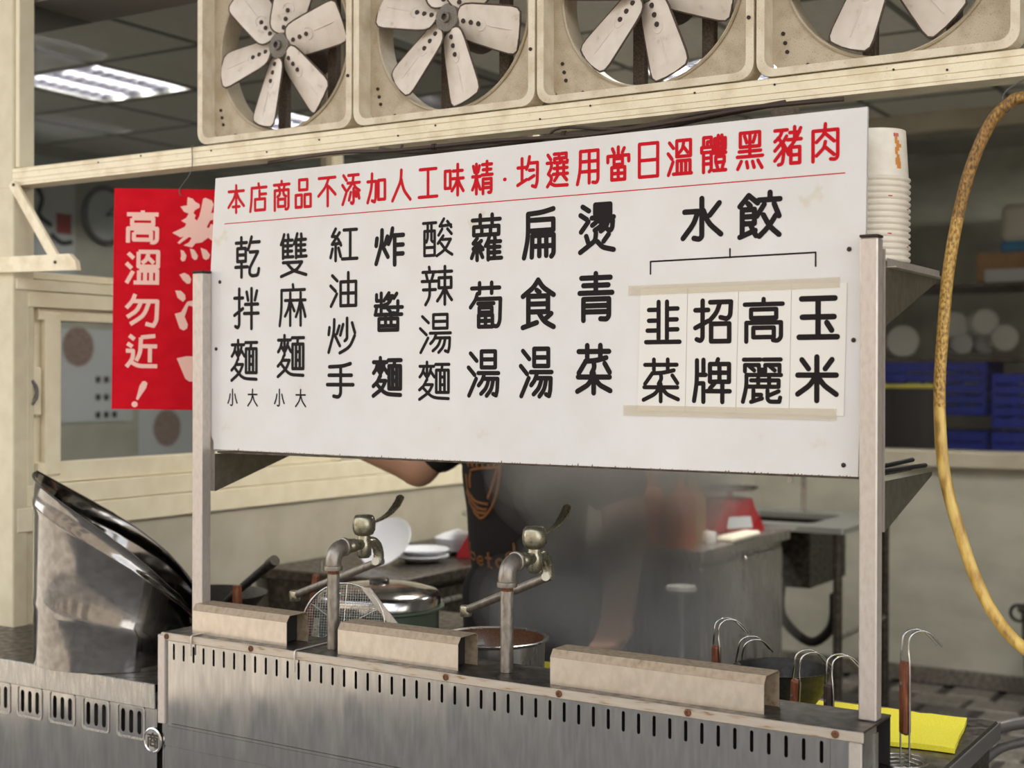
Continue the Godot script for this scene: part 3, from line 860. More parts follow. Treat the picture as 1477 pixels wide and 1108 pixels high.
	for k in 14:
		st = new_st()
		var c := Vector3(-0.6 + k * 0.18 + rng.randf_range(-0.05, 0.05), 1.957 + rng.randf_range(0.012, 0.04), -0.1995)
		tube(st, [c, c + Vector3(0, 0, 0.0014)], 0.0022, 8)
		part(s, "rivet", st, M.bolt_dark)
	# bracket at the corner: arm with a slanted end, brace, screws
	var b := thing("corner_bracket", "cream metal arm with diagonal brace at the beam's corner", "bracket", Vector3(-0.8, 1.72, -0.19))
	st = new_st()
	prism(st, [Vector2(-1.0, 1.728), Vector2(-0.655, 1.722), Vector2(-0.66, 1.745), Vector2(-0.685, 1.765), Vector2(-1.0, 1.768)], -0.197, -0.183)
	part(b, "arm", st, M.cream)
	st = new_st()
	prism(st, [Vector2(-0.925, 1.955), Vector2(-0.908, 1.969), Vector2(-0.892, 1.957), Vector2(-0.735, 1.766), Vector2(-0.772, 1.766)], -0.197, -0.188)
	part(b, "brace", st, M.cream)
	for c in [Vector3(-0.905, 1.957, -0.188), Vector3(-0.735, 1.745, -0.183)]:
		st = new_st()
		tube(st, [c, c + Vector3(0, 0, 0.003)], 0.0042, 8)
		part(b, "screw", st, M.bolt_dark)
	# ceiling lamps; the last one is unseen, added to brighten ceiling and back wall
	var lab := ["louvred ceiling lamp seen left of the fans", "louvred ceiling lamp seen through the leftmost fan", "louvred ceiling lamp over the kitchen", "louvred ceiling lamp above the counter behind the menu board", "added louvred lamp out of view that brightens the right end"]
	var spots := [Vector3(-2.555, 2.72, -1.94), Vector3(-2.555, 2.72, -3.14), Vector3(-0.155, 2.72, -3.14), Vector3(0.445, 2.72, -1.34), Vector3(1.645, 2.72, -2.54)]
	for i in 5:
		lamp(spots[i], lab[i], LAMP * [0.5, 0.5, 0.6, 0.55, 0.6][i])
	var bl := thing("batten_lamp", "added batten lamp out of view that lights the storeroom", "lamp", Vector3(2.4, 2.8, -4.95))  # unseen lamp, added to light the crates and cups
	st = new_st()
	bx(st, Vector3(2.4, 2.86, -4.95), Vector3(1.2, 0.05, 0.08), 0.006)
	part(bl, "housing", st, M.cup_white)
	st = new_st()
	tube(st, [Vector3(1.85, 2.815, -4.95), Vector3(2.95, 2.815, -4.95)], 0.014, 10)
	part(bl, "lamp_tube", st, M.tube_lamp)
	area_light(bl, Vector3(2.4, 2.79, -4.95), Vector2(1.1, 0.06), 9.0)

func area_light(parent: Node3D, at: Vector3, size: Vector2, e: float) -> void:
	var l := AreaLight3D.new()
	l.name = "lamp_light"
	parent.add_child(l, true)
	l.position = at - O
	l.rotation.x = -PI / 2
	l.area_size = size
	l.light_color = Color(1.0, 0.985, 0.95)
	l.light_energy = e
	l.shadow_enabled = true
	l.area_range = 12.0

func lamp(c: Vector3, label: String, e: float) -> void:
	var t := thing("ceiling_lamp", label, "lamp", c, "louvred ceiling lamps")
	var st := new_st()
	ring_plate(st, rounded_rect(Vector2.ZERO, 0.295, 0.295, 0.01, 2), rounded_rect(Vector2.ZERO, 0.27, 0.27, 0.01, 2), 0.0, 0.012, Transform3D(Basis(Vector3.RIGHT, PI / 2), c + Vector3(0, 0.012, 0)))
	part(t, "frame", st, M.cup_white)
	st = new_st()
	box(st, c + Vector3(-0.28, 0.075, -0.28), c + Vector3(0.28, 0.085, 0.28))
	part(t, "reflector", st, M.grey_paint)
	for k in 3:
		st = new_st()
		tube(st, [c + Vector3(-0.18 + 0.18 * k, 0.05, -0.27), c + Vector3(-0.18 + 0.18 * k, 0.05, 0.27)], 0.013, 10)
		part(t, "lamp_tube", st, M.tube_lamp)
	for k in 4:
		st = new_st()
		bx(st, c + Vector3(-0.27 + 0.18 * k, 0.025, 0), Vector3(0.004, 0.04, 0.54))
		part(t, "louver_blade", st, M.louver)
	for k in 9:
		st = new_st()
		bx(st, c + Vector3(0, 0.022, -0.24 + 0.06 * k), Vector3(0.54, 0.03, 0.003))
		part(t, "louver_blade", st, M.louver)
	for k in 3:
		area_light(t, c + Vector3(-0.18 + 0.18 * k, 0.0355, 0), Vector2(0.024, 0.53), e / 3.0)

# ---------------------------------------------------------------- fans
func fan(c: Vector3, phase: float, label: String) -> void:      # c: hub, in the plane of the blades
	var t := thing("wall_fan", label, "fan", Vector3(c.x, c.y - 0.215, -0.23), "wall fans in a row above the beam")
	var at := Transform3D(Basis(), Vector3(c.x, c.y, 0))
	var st := new_st()
	ring_plate(st, rounded_rect(Vector2.ZERO, 0.2345, 0.2145, 0.03, 5), rounded_rect(Vector2.ZERO, 0.219, 0.2, 0.022, 5), -0.246, -0.2, at)
	part(t, "casing", st, M.fan_wall)
	var ang := []
	for k in 64:
		ang.append(TAU * k / 64.0)
	st = new_st()
	var circ := []
	for a in ang:
		circ.append(Vector2(cos(a), sin(a)) * 0.196)
	ring_plate(st, rect_by_angle(Vector2.ZERO, 0.2195, 0.2005, ang), circ, -0.246, -0.242, at)
	part(t, "face_plate", st, M.fan_paint)
	st = new_st()                               # rolled inlet ring
	lathe(st, [Vector2(0.196, -0.242), Vector2(0.199, -0.239), Vector2(0.196, -0.236), Vector2(0.193, -0.238), Vector2(0.192, -0.245), Vector2(0.192, -0.29), Vector2(0.195, -0.29), Vector2(0.196, -0.242)], Vector3(c.x, c.y, 0), 64, Basis(Vector3.RIGHT, PI / 2))
	part(t, "inlet_ring", st, M.fan_paint)
	st = new_st()
	lathe(st, [Vector2(0.0001, -0.02), Vector2(0.031, -0.02), Vector2(0.032, 0.004), Vector2(0.029, 0.009), Vector2(0.012, 0.011), Vector2(0.0115, 0.017), Vector2(0.007, 0.019), Vector2(0.007, 0.01), Vector2(0.0001, 0.01)], c, 28, Basis(Vector3.RIGHT, PI / 2))
	part(t, "hub", st, M.hub)
	for k in 6:
		fan_blade(t, c, deg_to_rad(phase + 60.0 * k))
	# motor and its bars behind
	for x in [-0.052, 0.1]:
		st = new_st()
		bx(st, Vector3(c.x + x, c.y, -0.305), Vector3(0.026, 0.425, 0.02), 0.002)
		part(t, "motor_bar", st, M.bracket_dark)
	st = new_st()
	lathe(st, [Vector2(0.0001, -0.1), Vector2(0.04, -0.1), Vector2(0.05, -0.09), Vector2(0.05, -0.01), Vector2(0.045, 0.0), Vector2(0.0001, 0.0)], Vector3(c.x, c.y, -0.275), 24, Basis(Vector3.RIGHT, PI / 2))
	part(t, "motor", st, M.bracket_dark)
	for p in [Vector2(-0.198, -0.128), Vector2(-0.194, -0.146), Vector2(-0.19, -0.163), Vector2(0.225, -0.1), Vector2(-0.15, -0.192)]:
		st = new_st()
		var z: float = -0.2 if p.x > 0.22 else -0.242
		tube(st, [Vector3(c.x + p.x, c.y + p.y, z), Vector3(c.x + p.x, c.y + p.y, z + 0.0025)], 0.0038, 10)
		part(t, "screw", st, M.bolt_dark)

func fan_blade(t: Node3D, c: Vector3, a: float) -> void:
	# outline along the radius (x) and across it (y), then twisted and set round the hub
	var out := [[0.027, 0.014], [0.029, 0.023], [0.034, 0.0315], [0.044, 0.0375], [0.062, 0.041], [0.09, 0.0435], [0.125, 0.0465], [0.16, 0.049], [0.175, 0.0475], [0.184, 0.04], [0.187, 0.024]]
	var place := func(r: float, w: float, z: float) -> Vector3:
		var tw := lerpf(0.42, 0.28, clampf((r - 0.03) / 0.15, 0, 1))
		var v := Vector3(r, w * cos(tw), w * sin(tw) + z + 0.004 - 2.4 * w * w)
		return c + Vector3(v.x * cos(a) - v.y * sin(a), v.x * sin(a) + v.y * cos(a), v.z)
	var st := new_st()
	st.set_smooth_group(1)
	var nw := 8
	for side in [1.0, -1.0]:
		st.set_smooth_group(1 if side > 0 else 2)
		for i in out.size() - 1:
			for j in nw:
				var f0 := lerpf(-1, 1, float(j) / nw)
				var f1 := lerpf(-1, 1, float(j + 1) / nw)
				var z = 0.0012 * side
				var p0: Vector3 = place.call(out[i][0], out[i][1] * f0, z)
				var p1: Vector3 = place.call(out[i + 1][0], out[i + 1][1] * f0, z)
				var p2: Vector3 = place.call(out[i + 1][0], out[i + 1][1] * f1, z)
				var p3: Vector3 = place.call(out[i][0], out[i][1] * f1, z)
				if side > 0:
					tri(st, p0, p2, p1)
					tri(st, p0, p3, p2)
				else:
					tri(st, p0, p1, p2)
					tri(st, p0, p2, p3)
	var bl := part(t, "blade", st, M.blade)
	st = new_st()                               # greasy rim round the blade
	var rim := []
	for i in out.size():
		rim.append(place.call(out[i][0], out[i][1], 0.0))
	for i in out.size():
		rim.append(place.call(out[out.size() - 1 - i][0], -out[out.size() - 1 - i][1], 0.0))
	rim.append(rim[0])
	tube(st, rim, 0.0022, 6, false)
	part(bl, "rim", st, M.blade_edge)
	st = new_st()                               # pressed rib and collar
	var rib := []
	for i in 7:
		rib.append(place.call(0.106 + i * 0.0105, 0.0, 0.0012))
	tube(st, rib, [0.001, 0.0018, 0.002, 0.002, 0.002, 0.0016, 0.0008], 6)
	var col := []
	for i in 13:
		var b := deg_to_rad(-100.0 + 200.0 * i / 12.0)
		col.append(place.call(0.086 + 0.0145 * cos(b) , 0.0135 * sin(b), 0.001))
	tube(st, col, 0.0016, 6)
	part(bl, "pressed_rib", st, M.blade)
	for r in [0.043, 0.063, 0.083]:
		st = new_st()
		var p: Vector3 = place.call(r, 0.0, 0.001)
		var q: Vector3 = place.call(r, 0.0, 0.0032)
		tube(st, [p, q], 0.0053, 12)
		part(bl, "rivet", st, M.bolt_dark)

# ---------------------------------------------------------------- menu board, posts, shelves
func menu_board() -> void:
	var t := thing("menu_board", "large white acrylic menu board with red and black lettering", "sign", Vector3(0.72, 1.29, -0.004))
	var st := new_st()
	prism(st, [Vector2(0.003, 1.883), Vector2(-0.013, 1.66), Vector2(-0.0175, 1.336), Vector2(-0.002, 1.309), Vector2(-0.002, 1.292), Vector2(0.6, 1.288), Vector2(1.433, 1.2885), Vector2(1.4445, 1.68), Vector2(1.447, 1.892), Vector2(0.8, 1.889)], -0.007, 0.0)
	part(t, "panel", st, M.acrylic)
	st = new_st()
	rng.seed = 91
	for k in 240:                               # specks of grime along the lower edge
		var gx := 0.004 + 1.426 * k / 240.0
		var gh := 0.0006 + 0.0022 * pow(rng.randf(), 3.0)
		if rng.randf() < 0.06:
			gh += 0.005 * rng.randf()
		var gy := lerpf(1.292, 1.288, clampf(gx / 0.6, 0, 1)) + 0.0002
		flat_shape(st, [Vector2(gx, gy), Vector2(gx + 0.004, gy), Vector2(gx + 0.0026, gy + gh)], 0.0003, Transform3D())
	part(t, "grime_edge", st, M.grime, "brown grime along the lower edge").set_meta("kind", "stuff")
	var flat := Transform3D()
	var slips := []
	var tops := [Vector2(1.0364, 1.608), Vector2(1.1287, 1.608), Vector2(1.2242, 1.608), Vector2(1.3191, 1.608), Vector2(1.4149, 1.6065)]
	var lows := [Vector2(1.0303, 1.3915), Vector2(1.1245, 1.3915), Vector2(1.2196, 1.39), Vector2(1.3154, 1.389), Vector2(1.4099, 1.3875)]
	for i in 4:
		st = new_st()
		prism(st, [tops[i] + Vector2(0.0006, 0), tops[i + 1] - Vector2(0.0006, 0), lows[i + 1] - Vector2(0.0006, 0), lows[i] + Vector2(0.0006, 0)], 0.0002, 0.0012)
		slips.append(part(t, "dumpling_slip", st, M.slip))
	var n := 0
	var all := menu_letters()
	for e in all:
		st = new_st()
		var on_slip: bool = e[1] > 1.03 and e[4] < 1.6
		letter(st, e[0], e[1], e[2], e[3], e[4], absf(e[5]) * 0.00114, flat, 0.0014 if on_slip else 0.0004)
		var host: Node3D = t
		if on_slip:
			host = slips[clampi(int(((e[1] + e[2]) * 0.5 - 1.033) / 0.0955), 0, 3)]
		part(host, "character", st, M.print_red if e[5] < 0 else M.print_black)
		n += 1
	st = new_st()
	capsule(st, Vector2(0.7485, 1.8253), Vector2(0.7495, 1.8253), 0.0036, 0.0004, flat)
	part(t, "dot", st, M.print_red)
	st = new_st()
	flat_shape(st, [Vector2(0.0295, 1.7813), Vector2(1.4103, 1.7861), Vector2(1.4103, 1.7879), Vector2(0.0295, 1.7831)], 0.0004, flat)
	part(t, "red_line", st, M.print_red)
	st = new_st()
	var lv := 0.0004
	for e in [[Vector2(1.0559, 1.6345), Vector2(1.0559, 1.6565)], [Vector2(1.0559, 1.6565), Vector2(1.3604, 1.6588)], [Vector2(1.3604, 1.6588), Vector2(1.3604, 1.636)], [Vector2(1.2075, 1.672), Vector2(1.2076, 1.6572)]]:
		capsule(st, e[0], e[1], 0.0015, lv, flat)
		lv += 0.00002
	part(t, "brace_line", st, M.print_black)
	for e in [[Vector2(1.0127, 1.6146), Vector2(1.0128, 1.5973), Vector2(1.4021, 1.5987), Vector2(1.4021, 1.6163)], [Vector2(1.0031, 1.4007), Vector2(1.0032, 1.3824), Vector2(1.3971, 1.3803), Vector2(1.3971, 1.3993)]]:
		st = new_st()
		prism(st, e, 0.0017, 0.0021)
		part(t, "tape_strip", st, M.tape, "yellowed clear tape")
	for p in [Vector2(0.0165, 1.6566), Vector2(0.0057, 1.5112), Vector2(1.4174, 1.6614), Vector2(1.4251, 1.5123), Vector2(1.409, 1.307)]:
		st = new_st()
		lathe(st, [Vector2(0.004, 0.0), Vector2(0.004, 0.0012), Vector2(0.002, 0.0022), Vector2(0.0001, 0.0024)], Vector3(p.x, p.y, 0), 12, Basis(Vector3.RIGHT, PI / 2))
		part(t, "screw", st, M.bolt_dark)

func posts() -> void:
	var lab := ["worn square steel post left of the menu board", "worn square steel post right of the menu board"]
	var xs := [-0.0225, 1.459]
	for i in 2:
		var t := thing("steel_post", lab[i], "post", Vector3(xs[i], 0.898, 0.015), "posts of the menu board")
		var st := new_st()
		box(st, Vector3(xs[i] - 0.0148, 0.8985, 0.001), Vector3(xs[i] + 0.0148, 1.676, 0.03), 0.0022)
		part(t, "tube", st, M.steel_worn)
		st = new_st()
		box(st, Vector3(xs[i] - 0.0152, 1.6765, 0.0006), Vector3(xs[i] + 0.0152, 1.681, 0.0304), 0.001)
		part(t, "end_cap", st, M.bolt_dark)
		st = new_st()
		box(st, Vector3(xs[i] - 0.014, 1.2, -0.0085), Vector3(xs[i] + 0.016, 1.66, -0.0076))
		part(t, "back_plate", st, M.steel_worn)
	var names := ["upper steel shelf behind the menu board", "lower steel shelf behind the menu board"]
	for i in 2:
		var y: float = [1.645, 1.29][i]
		var d: float = [0.335, 0.285][i]
		var t := thing("bracket_shelf", names[i], "shelf", Vector3(0.72, y, -0.15), "shelves behind the menu board")
		var st := new_st()
		box(st, Vector3(0.0, y - 0.006, -d), Vector3(1.44, y - 0.003, -0.0095))
		part(t, "deck", st, M.steel_dark)
		for x in [-0.0075, 1.4735]:
			st = new_st()
			var w: float = [0.11, 0.09][i]
			prism(st, [Vector2(0.009, y - 0.008), Vector2(d + 0.006, y - 0.008), Vector2(d + 0.006, y - 0.014), Vector2(0.012, y - w), Vector2(0.009, y - w)], x - 0.001, x + 0.001, Transform3D(BX, Vector3.ZERO))
			part(t, "gusset", st, M.steel_guard if x > 1 and i == 1 else M.steel_brown)
			if i == 0:
				st = new_st()
				var sx := 1.0 if x > 1 else -1.0
				prism(st, [Vector2(0.02, y + 0.001), Vector2(d, y + 0.001), Vector2(d, y - 0.012), Vector2(0.02, y - 0.012)], x, x + 0.0015 * sx, Transform3D(BX, Vector3.ZERO))
				bx(st, Vector3(x + 0.008 * sx, y - 0.0135, -d * 0.5 - 0.014), Vector3(0.016, 0.002, d - 0.012))
				part(t, "angle_rail", st, M.steel_worn)
	# paper cups, upside down in a stack on the upper shelf
	var cup := Vector3(1.418, 1.646, -0.125)
	var proto: Node3D
	for k in 14:
		var at := cup + Vector3(0, 0.0105 * k, 0)
		var lb := "stacked white paper cup upside down, counted %s from the shelf" % ["first", "second", "third", "fourth", "fifth", "sixth", "seventh", "eighth", "ninth", "tenth", "eleventh", "twelfth", "thirteenth", "fourteenth"][k]
		if k == 13:
			lb = "topmost upturned paper cup with orange and red print"
		if k == 0:
			proto = thing("paper_cup", lb, "cup", at, "paper cups stacked beside the menu board")
			var st := new_st()
			lathe(st, [Vector2(0.0585, 0.0045), Vector2(0.0535, 0.088), Vector2(0.051, 0.0885), Vector2(0.0505, 0.083), Vector2(0.0001, 0.083), Vector2(0.0001, 0.0825), Vector2(0.0525, 0.0825), Vector2(0.0575, 0.0045)], at, 48)
			part(proto, "wall", st, M.paper_cup)
			st = new_st()
			lathe(st, [Vector2(0.0585, 0.0), Vector2(0.061, 0.0015), Vector2(0.062, 0.004), Vector2(0.061, 0.0065), Vector2(0.0585, 0.008), Vector2(0.0575, 0.004), Vector2(0.0585, 0.0)], at, 48)
			part(proto, "rolled_rim", st, M.paper_cup)
			proto.rotation.y = 0.3
		else:
			var o := copy_of(proto, at, lb, 0.3 + 0.7 * k)
			O = Vector3.ZERO
			if k == 13:
				o.rotation.y = 0.0
				cup_print(o)
			elif k % 2 == 0:
				var st := new_st()
				for m in 3:
					var a := 0.2 + 2.1 * m
					for e in 4:
						var b0 := a + e * 0.03
						var p0 := Vector3(0.0621 * cos(b0), 0.0035, -0.0621 * sin(b0))
						var p1 := Vector3(0.0621 * cos(b0 + 0.03), 0.0035, -0.0621 * sin(b0 + 0.03))
						quad_out(st, p0, p1, p1 + Vector3(0, 0.0018, 0), p0 + Vector3(0, 0.0018, 0), Vector3.ZERO)
				part(o, "red_mark", st, M.print_red)
	# odds and ends on the shelves
	var wb := thing("wooden_block", "short dark wooden block behind the board's top edge", "block", Vector3(1.27, 1.6425, -0.1))
	var st := new_st()
	lathe(st, [Vector2(0.026, 0.0), Vector2(0.027, 0.27), Vector2(0.024, 0.279), Vector2(0.0001, 0.28)], Vector3(1.27, 1.6425, -0.1), 9, Basis(), false)
	part(wb, "block_body", st, M.bracket_dark)
	var tb := thing("crumpled_bag", "crumpled brown foil bag behind the board's top edge", "bag", Vector3(1.2, 1.6425, -0.1))
	st = new_st()
	rng.seed = 21
	var prof := []
	for k in 9:
		prof.append(Vector2(0.03 + 0.018 * sin(PI * k / 8.0) + rng.randf_range(-0.005, 0.005), 0.031 * k))
	prof.append(Vector2(0.012, 0.262))
	prof.append(Vector2(0.0001, 0.272))
	lathe(st, prof, Vector3(1.2, 1.6425, -0.1), 11, Basis(), false)
	part(tb, "bag_body", st, M.rust)
	var tg := thing("tongs", "black tongs lying on the lower shelf's right end", "tongs", Vector3(1.4, 1.29, -0.3))
	for e in [[Vector3(1.41, 1.294, -0.02), Vector3(1.425, 1.298, -0.2), Vector3(1.44, 1.303, -0.29)], [Vector3(1.43, 1.291, -0.02), Vector3(1.445, 1.292, -0.2), Vector3(1.46, 1.293, -0.3)]]:
		st = new_st()
		tube(st, curve(e, 4), 0.0042, 8)
		part(tg, "arm", st, M.black_plastic)

func cup_print(o: Node3D) -> void:
	var st := new_st()                          # rows of tiny red print running up the cup
	var on := func(a: float, y: float) -> Vector3:
		var r := lerpf(0.0588, 0.0537, (y - 0.0045) / 0.0835)
		return Vector3(r * sin(a), y, r * cos(a))
	for row in 2:
		for k in 14:
			if (k * 7 + row * 3) % 5 == 0:
				continue
			var y := 0.022 + k * 0.0036
			var a := -0.05 - row * 0.06
			quad_out(st, on.call(a, y), on.call(a + 0.035, y), on.call(a + 0.035, y + 0.0026), on.call(a, y + 0.0026), Vector3(0, y, 0))
	part(o, "red_print", st, M.print_red)
	st = new_st()
	for k in 9:
		var y := 0.02 + k * 0.006
		var w := 0.16 + 0.06 * sin(k * 1.3)
		for e in 4:
			var a := 0.98 + (0.05 if k % 3 == 0 else 0.0) + w * e / 4.0
			quad_out(st, on.call(a, y), on.call(a + w / 4.0, y), on.call(a + w / 4.0, y + 0.006), on.call(a, y + 0.006), Vector3(0, y, 0))
	part(o, "orange_print", st, M.orange)
	st = new_st()
	for e in 3:
		var a := 0.95 + e * 0.07
		quad_out(st, on.call(a, 0.074), on.call(a + 0.05, 0.074), on.call(a + 0.05, 0.08), on.call(a, 0.08), Vector3(0, 0.077, 0))
	part(o, "red_word", st, M.print_red)

# ---------------------------------------------------------------- red warning board
func warning_board() -> void:
	var tl := Vector3(-0.4082, 1.9007, -0.0849)
	var t := thing("warning_board", "glossy red hanging board with pale characters beside the menu board", "sign", tl + Vector3(0.13, -0.53, -0.08))
	var xf := Transform3D(Basis(Vector3.UP, 0.5585) * Basis(Vector3.BACK, -0.012), tl)
	var st := new_st()
	prism(st, [Vector2(0, 0), Vector2(0.3, 0), Vector2(0.3, -0.5275), Vector2(0, -0.5275)], -0.003, 0.0, xf)
	part(t, "panel", st, M.red_board)
	for e in [["高", 0.0261, 0.1113, -0.1346, -0.0474], ["溫", 0.0257, 0.1147, -0.2309, -0.146], ["勿", 0.027, 0.1111, -0.3322, -0.2471], ["近", 0.0277, 0.1129, -0.4312, -0.3459]]:
		st = new_st()
		letter(st, e[0], e[1], e[2], e[3], e[4], 0.0098, xf, 0.0004, true)
		part(t, "character", st, M.print_pink)
	st = new_st()
	flat_shape(st, [Vector2(0.0731, -0.4604), Vector2(0.0798, -0.4596), Vector2(0.0852, -0.465), Vector2(0.0825, -0.4757), Vector2(0.0629, -0.5054), Vector2(0.0583, -0.5035), Vector2(0.0663, -0.4717)], 0.0004, xf)
	capsule(st, Vector2(0.0549, -0.5155), Vector2(0.0553, -0.5155), 0.0072, 0.0004, xf)
	part(t, "exclamation_mark", st, M.print_pink)
	var brush := {
		"a": [Vector2(0.1752, -0.0187), Vector2(0.1874, -0.0224), Vector2(0.1937, -0.03), Vector2(0.2039, -0.0351), Vector2(0.2047, -0.0427), Vector2(0.1925, -0.0504), Vector2(0.1895, -0.0567), Vector2(0.1951, -0.0618), Vector2(0.1925, -0.0694), Vector2(0.1981, -0.075), Vector2(0.204, -0.0643), Vector2(0.2083, -0.044), Vector2(0.2123, -0.0224), Vector2(0.2179, -0.0198), Vector2(0.2331, -0.0261), Vector2(0.2377, -0.035), Vector2(0.2319, -0.0566), Vector2(0.262, -0.05), Vector2(0.274, -0.056), Vector2(0.258, -0.064), Vector2(0.2294, -0.0744), Vector2(0.2218, -0.0897), Vector2(0.2269, -0.0922), Vector2(0.2319, -0.082), Vector2(0.25, -0.09), Vector2(0.279, -0.124), Vector2(0.262, -0.127), Vector2(0.242, -0.1125), Vector2(0.2358, -0.1226), Vector2(0.2256, -0.115), Vector2(0.2104, -0.1265), Vector2(0.1952, -0.1291), Vector2(0.1876, -0.1393), Vector2(0.1672, -0.1342), Vector2(0.1799, -0.1266), Vector2(0.1862, -0.1164), Vector2(0.1799, -0.1139), Vector2(0.157, -0.131), Vector2(0.1525, -0.1279), Vector2(0.1672, -0.1126), Vector2(0.1596, -0.1152), Vector2(0.1397, -0.1046), Vector2(0.1545, -0.0974), Vector2(0.1697, -0.0898), Vector2(0.1727, -0.0822), Vector2(0.1605, -0.0758), Vector2(0.1727, -0.0682), Vector2(0.1785, -0.058), Vector2(0.1671, -0.0542), Vector2(0.1582, -0.0415), Vector2(0.1742, -0.0385)],
		"b": [Vector2(0.1601, -0.1452), Vector2(0.1672, -0.1469), Vector2(0.1744, -0.1583), Vector2(0.1718, -0.1698), Vector2(0.1647, -0.1729), Vector2(0.1601, -0.1673), Vector2(0.1617, -0.1584)],
		"c": [Vector2(0.182, -0.1411), Vector2(0.1926, -0.1443), Vector2(0.2016, -0.1583), Vector2(0.1998, -0.1672), Vector2(0.1939, -0.169), Vector2(0.1876, -0.1634)],
		"d": [Vector2(0.2079, -0.1392), Vector2(0.2219, -0.1443), Vector2(0.2308, -0.1557), Vector2(0.2282, -0.1646), Vector2(0.2206, -0.1684), Vector2(0.2143, -0.1646), Vector2(0.2109, -0.1532)],
		"e": [Vector2(0.1584, -0.2041), Vector2(0.1698, -0.1998), Vector2(0.1813, -0.2053), Vector2(0.1864, -0.2155), Vector2(0.1839, -0.2249), Vector2(0.1762, -0.2257), Vector2(0.1661, -0.2168)],
		"f": [Vector2(0.1483, -0.2422), Vector2(0.1623, -0.2427), Vector2(0.1725, -0.2524), Vector2(0.1737, -0.2625), Vector2(0.1674, -0.2689), Vector2(0.1547, -0.26)],
		"g": [Vector2(0.1482, -0.298), Vector2(0.163, -0.2939), Vector2(0.1778, -0.2683), Vector2(0.1926, -0.2656), Vector2(0.27, -0.262), Vector2(0.268, -0.276), Vector2(0.1926, -0.2804), Vector2(0.1805, -0.2777), Vector2(0.1719, -0.3046), Vector2(0.18, -0.3235), Vector2(0.1779, -0.3329), Vector2(0.1698, -0.3375), Vector2(0.1604, -0.3329)],
		"h": [Vector2(0.1543, -0.4042), Vector2(0.178, -0.3988), Vector2(0.268, -0.4001), Vector2(0.262, -0.4553), Vector2(0.1848, -0.4593), Vector2(0.1754, -0.4526)],
		"i": [Vector2(0.212, -0.385), Vector2(0.224, -0.38), Vector2(0.228, -0.5), Vector2(0.218, -0.505)],
		"j": [Vector2(0.205, -0.2), Vector2(0.262, -0.2), Vector2(0.258, -0.25), Vector2(0.21, -0.25)],
	}
	var z := 0.0004
	for word in ["abcd", "efgj", "hi"]:
		st = new_st()
		for k in word:
			flat_shape(st, brush[k], z, xf)
			z += 0.00003
		part(t, "brush_character", st, M.print_pink, "pale brush lettering")
	st = new_st()
	var h := xf * Vector3(0.161, -0.012, 0.002)
	tube(st, curve([h + Vector3(0, -0.004, 0.002), h + Vector3(-0.004, 0.012, 0.002), Vector3(h.x + 0.004, 1.935, -0.19), Vector3(h.x + 0.008, 1.96, -0.1955), Vector3(h.x + 0.006, 2.0, -0.1965), Vector3(h.x, 2.0085, -0.206), Vector3(h.x, 2.0085, -0.225)], 5), 0.0013, 6)
	part(t, "hanging_wire", st, M.grey_paint)

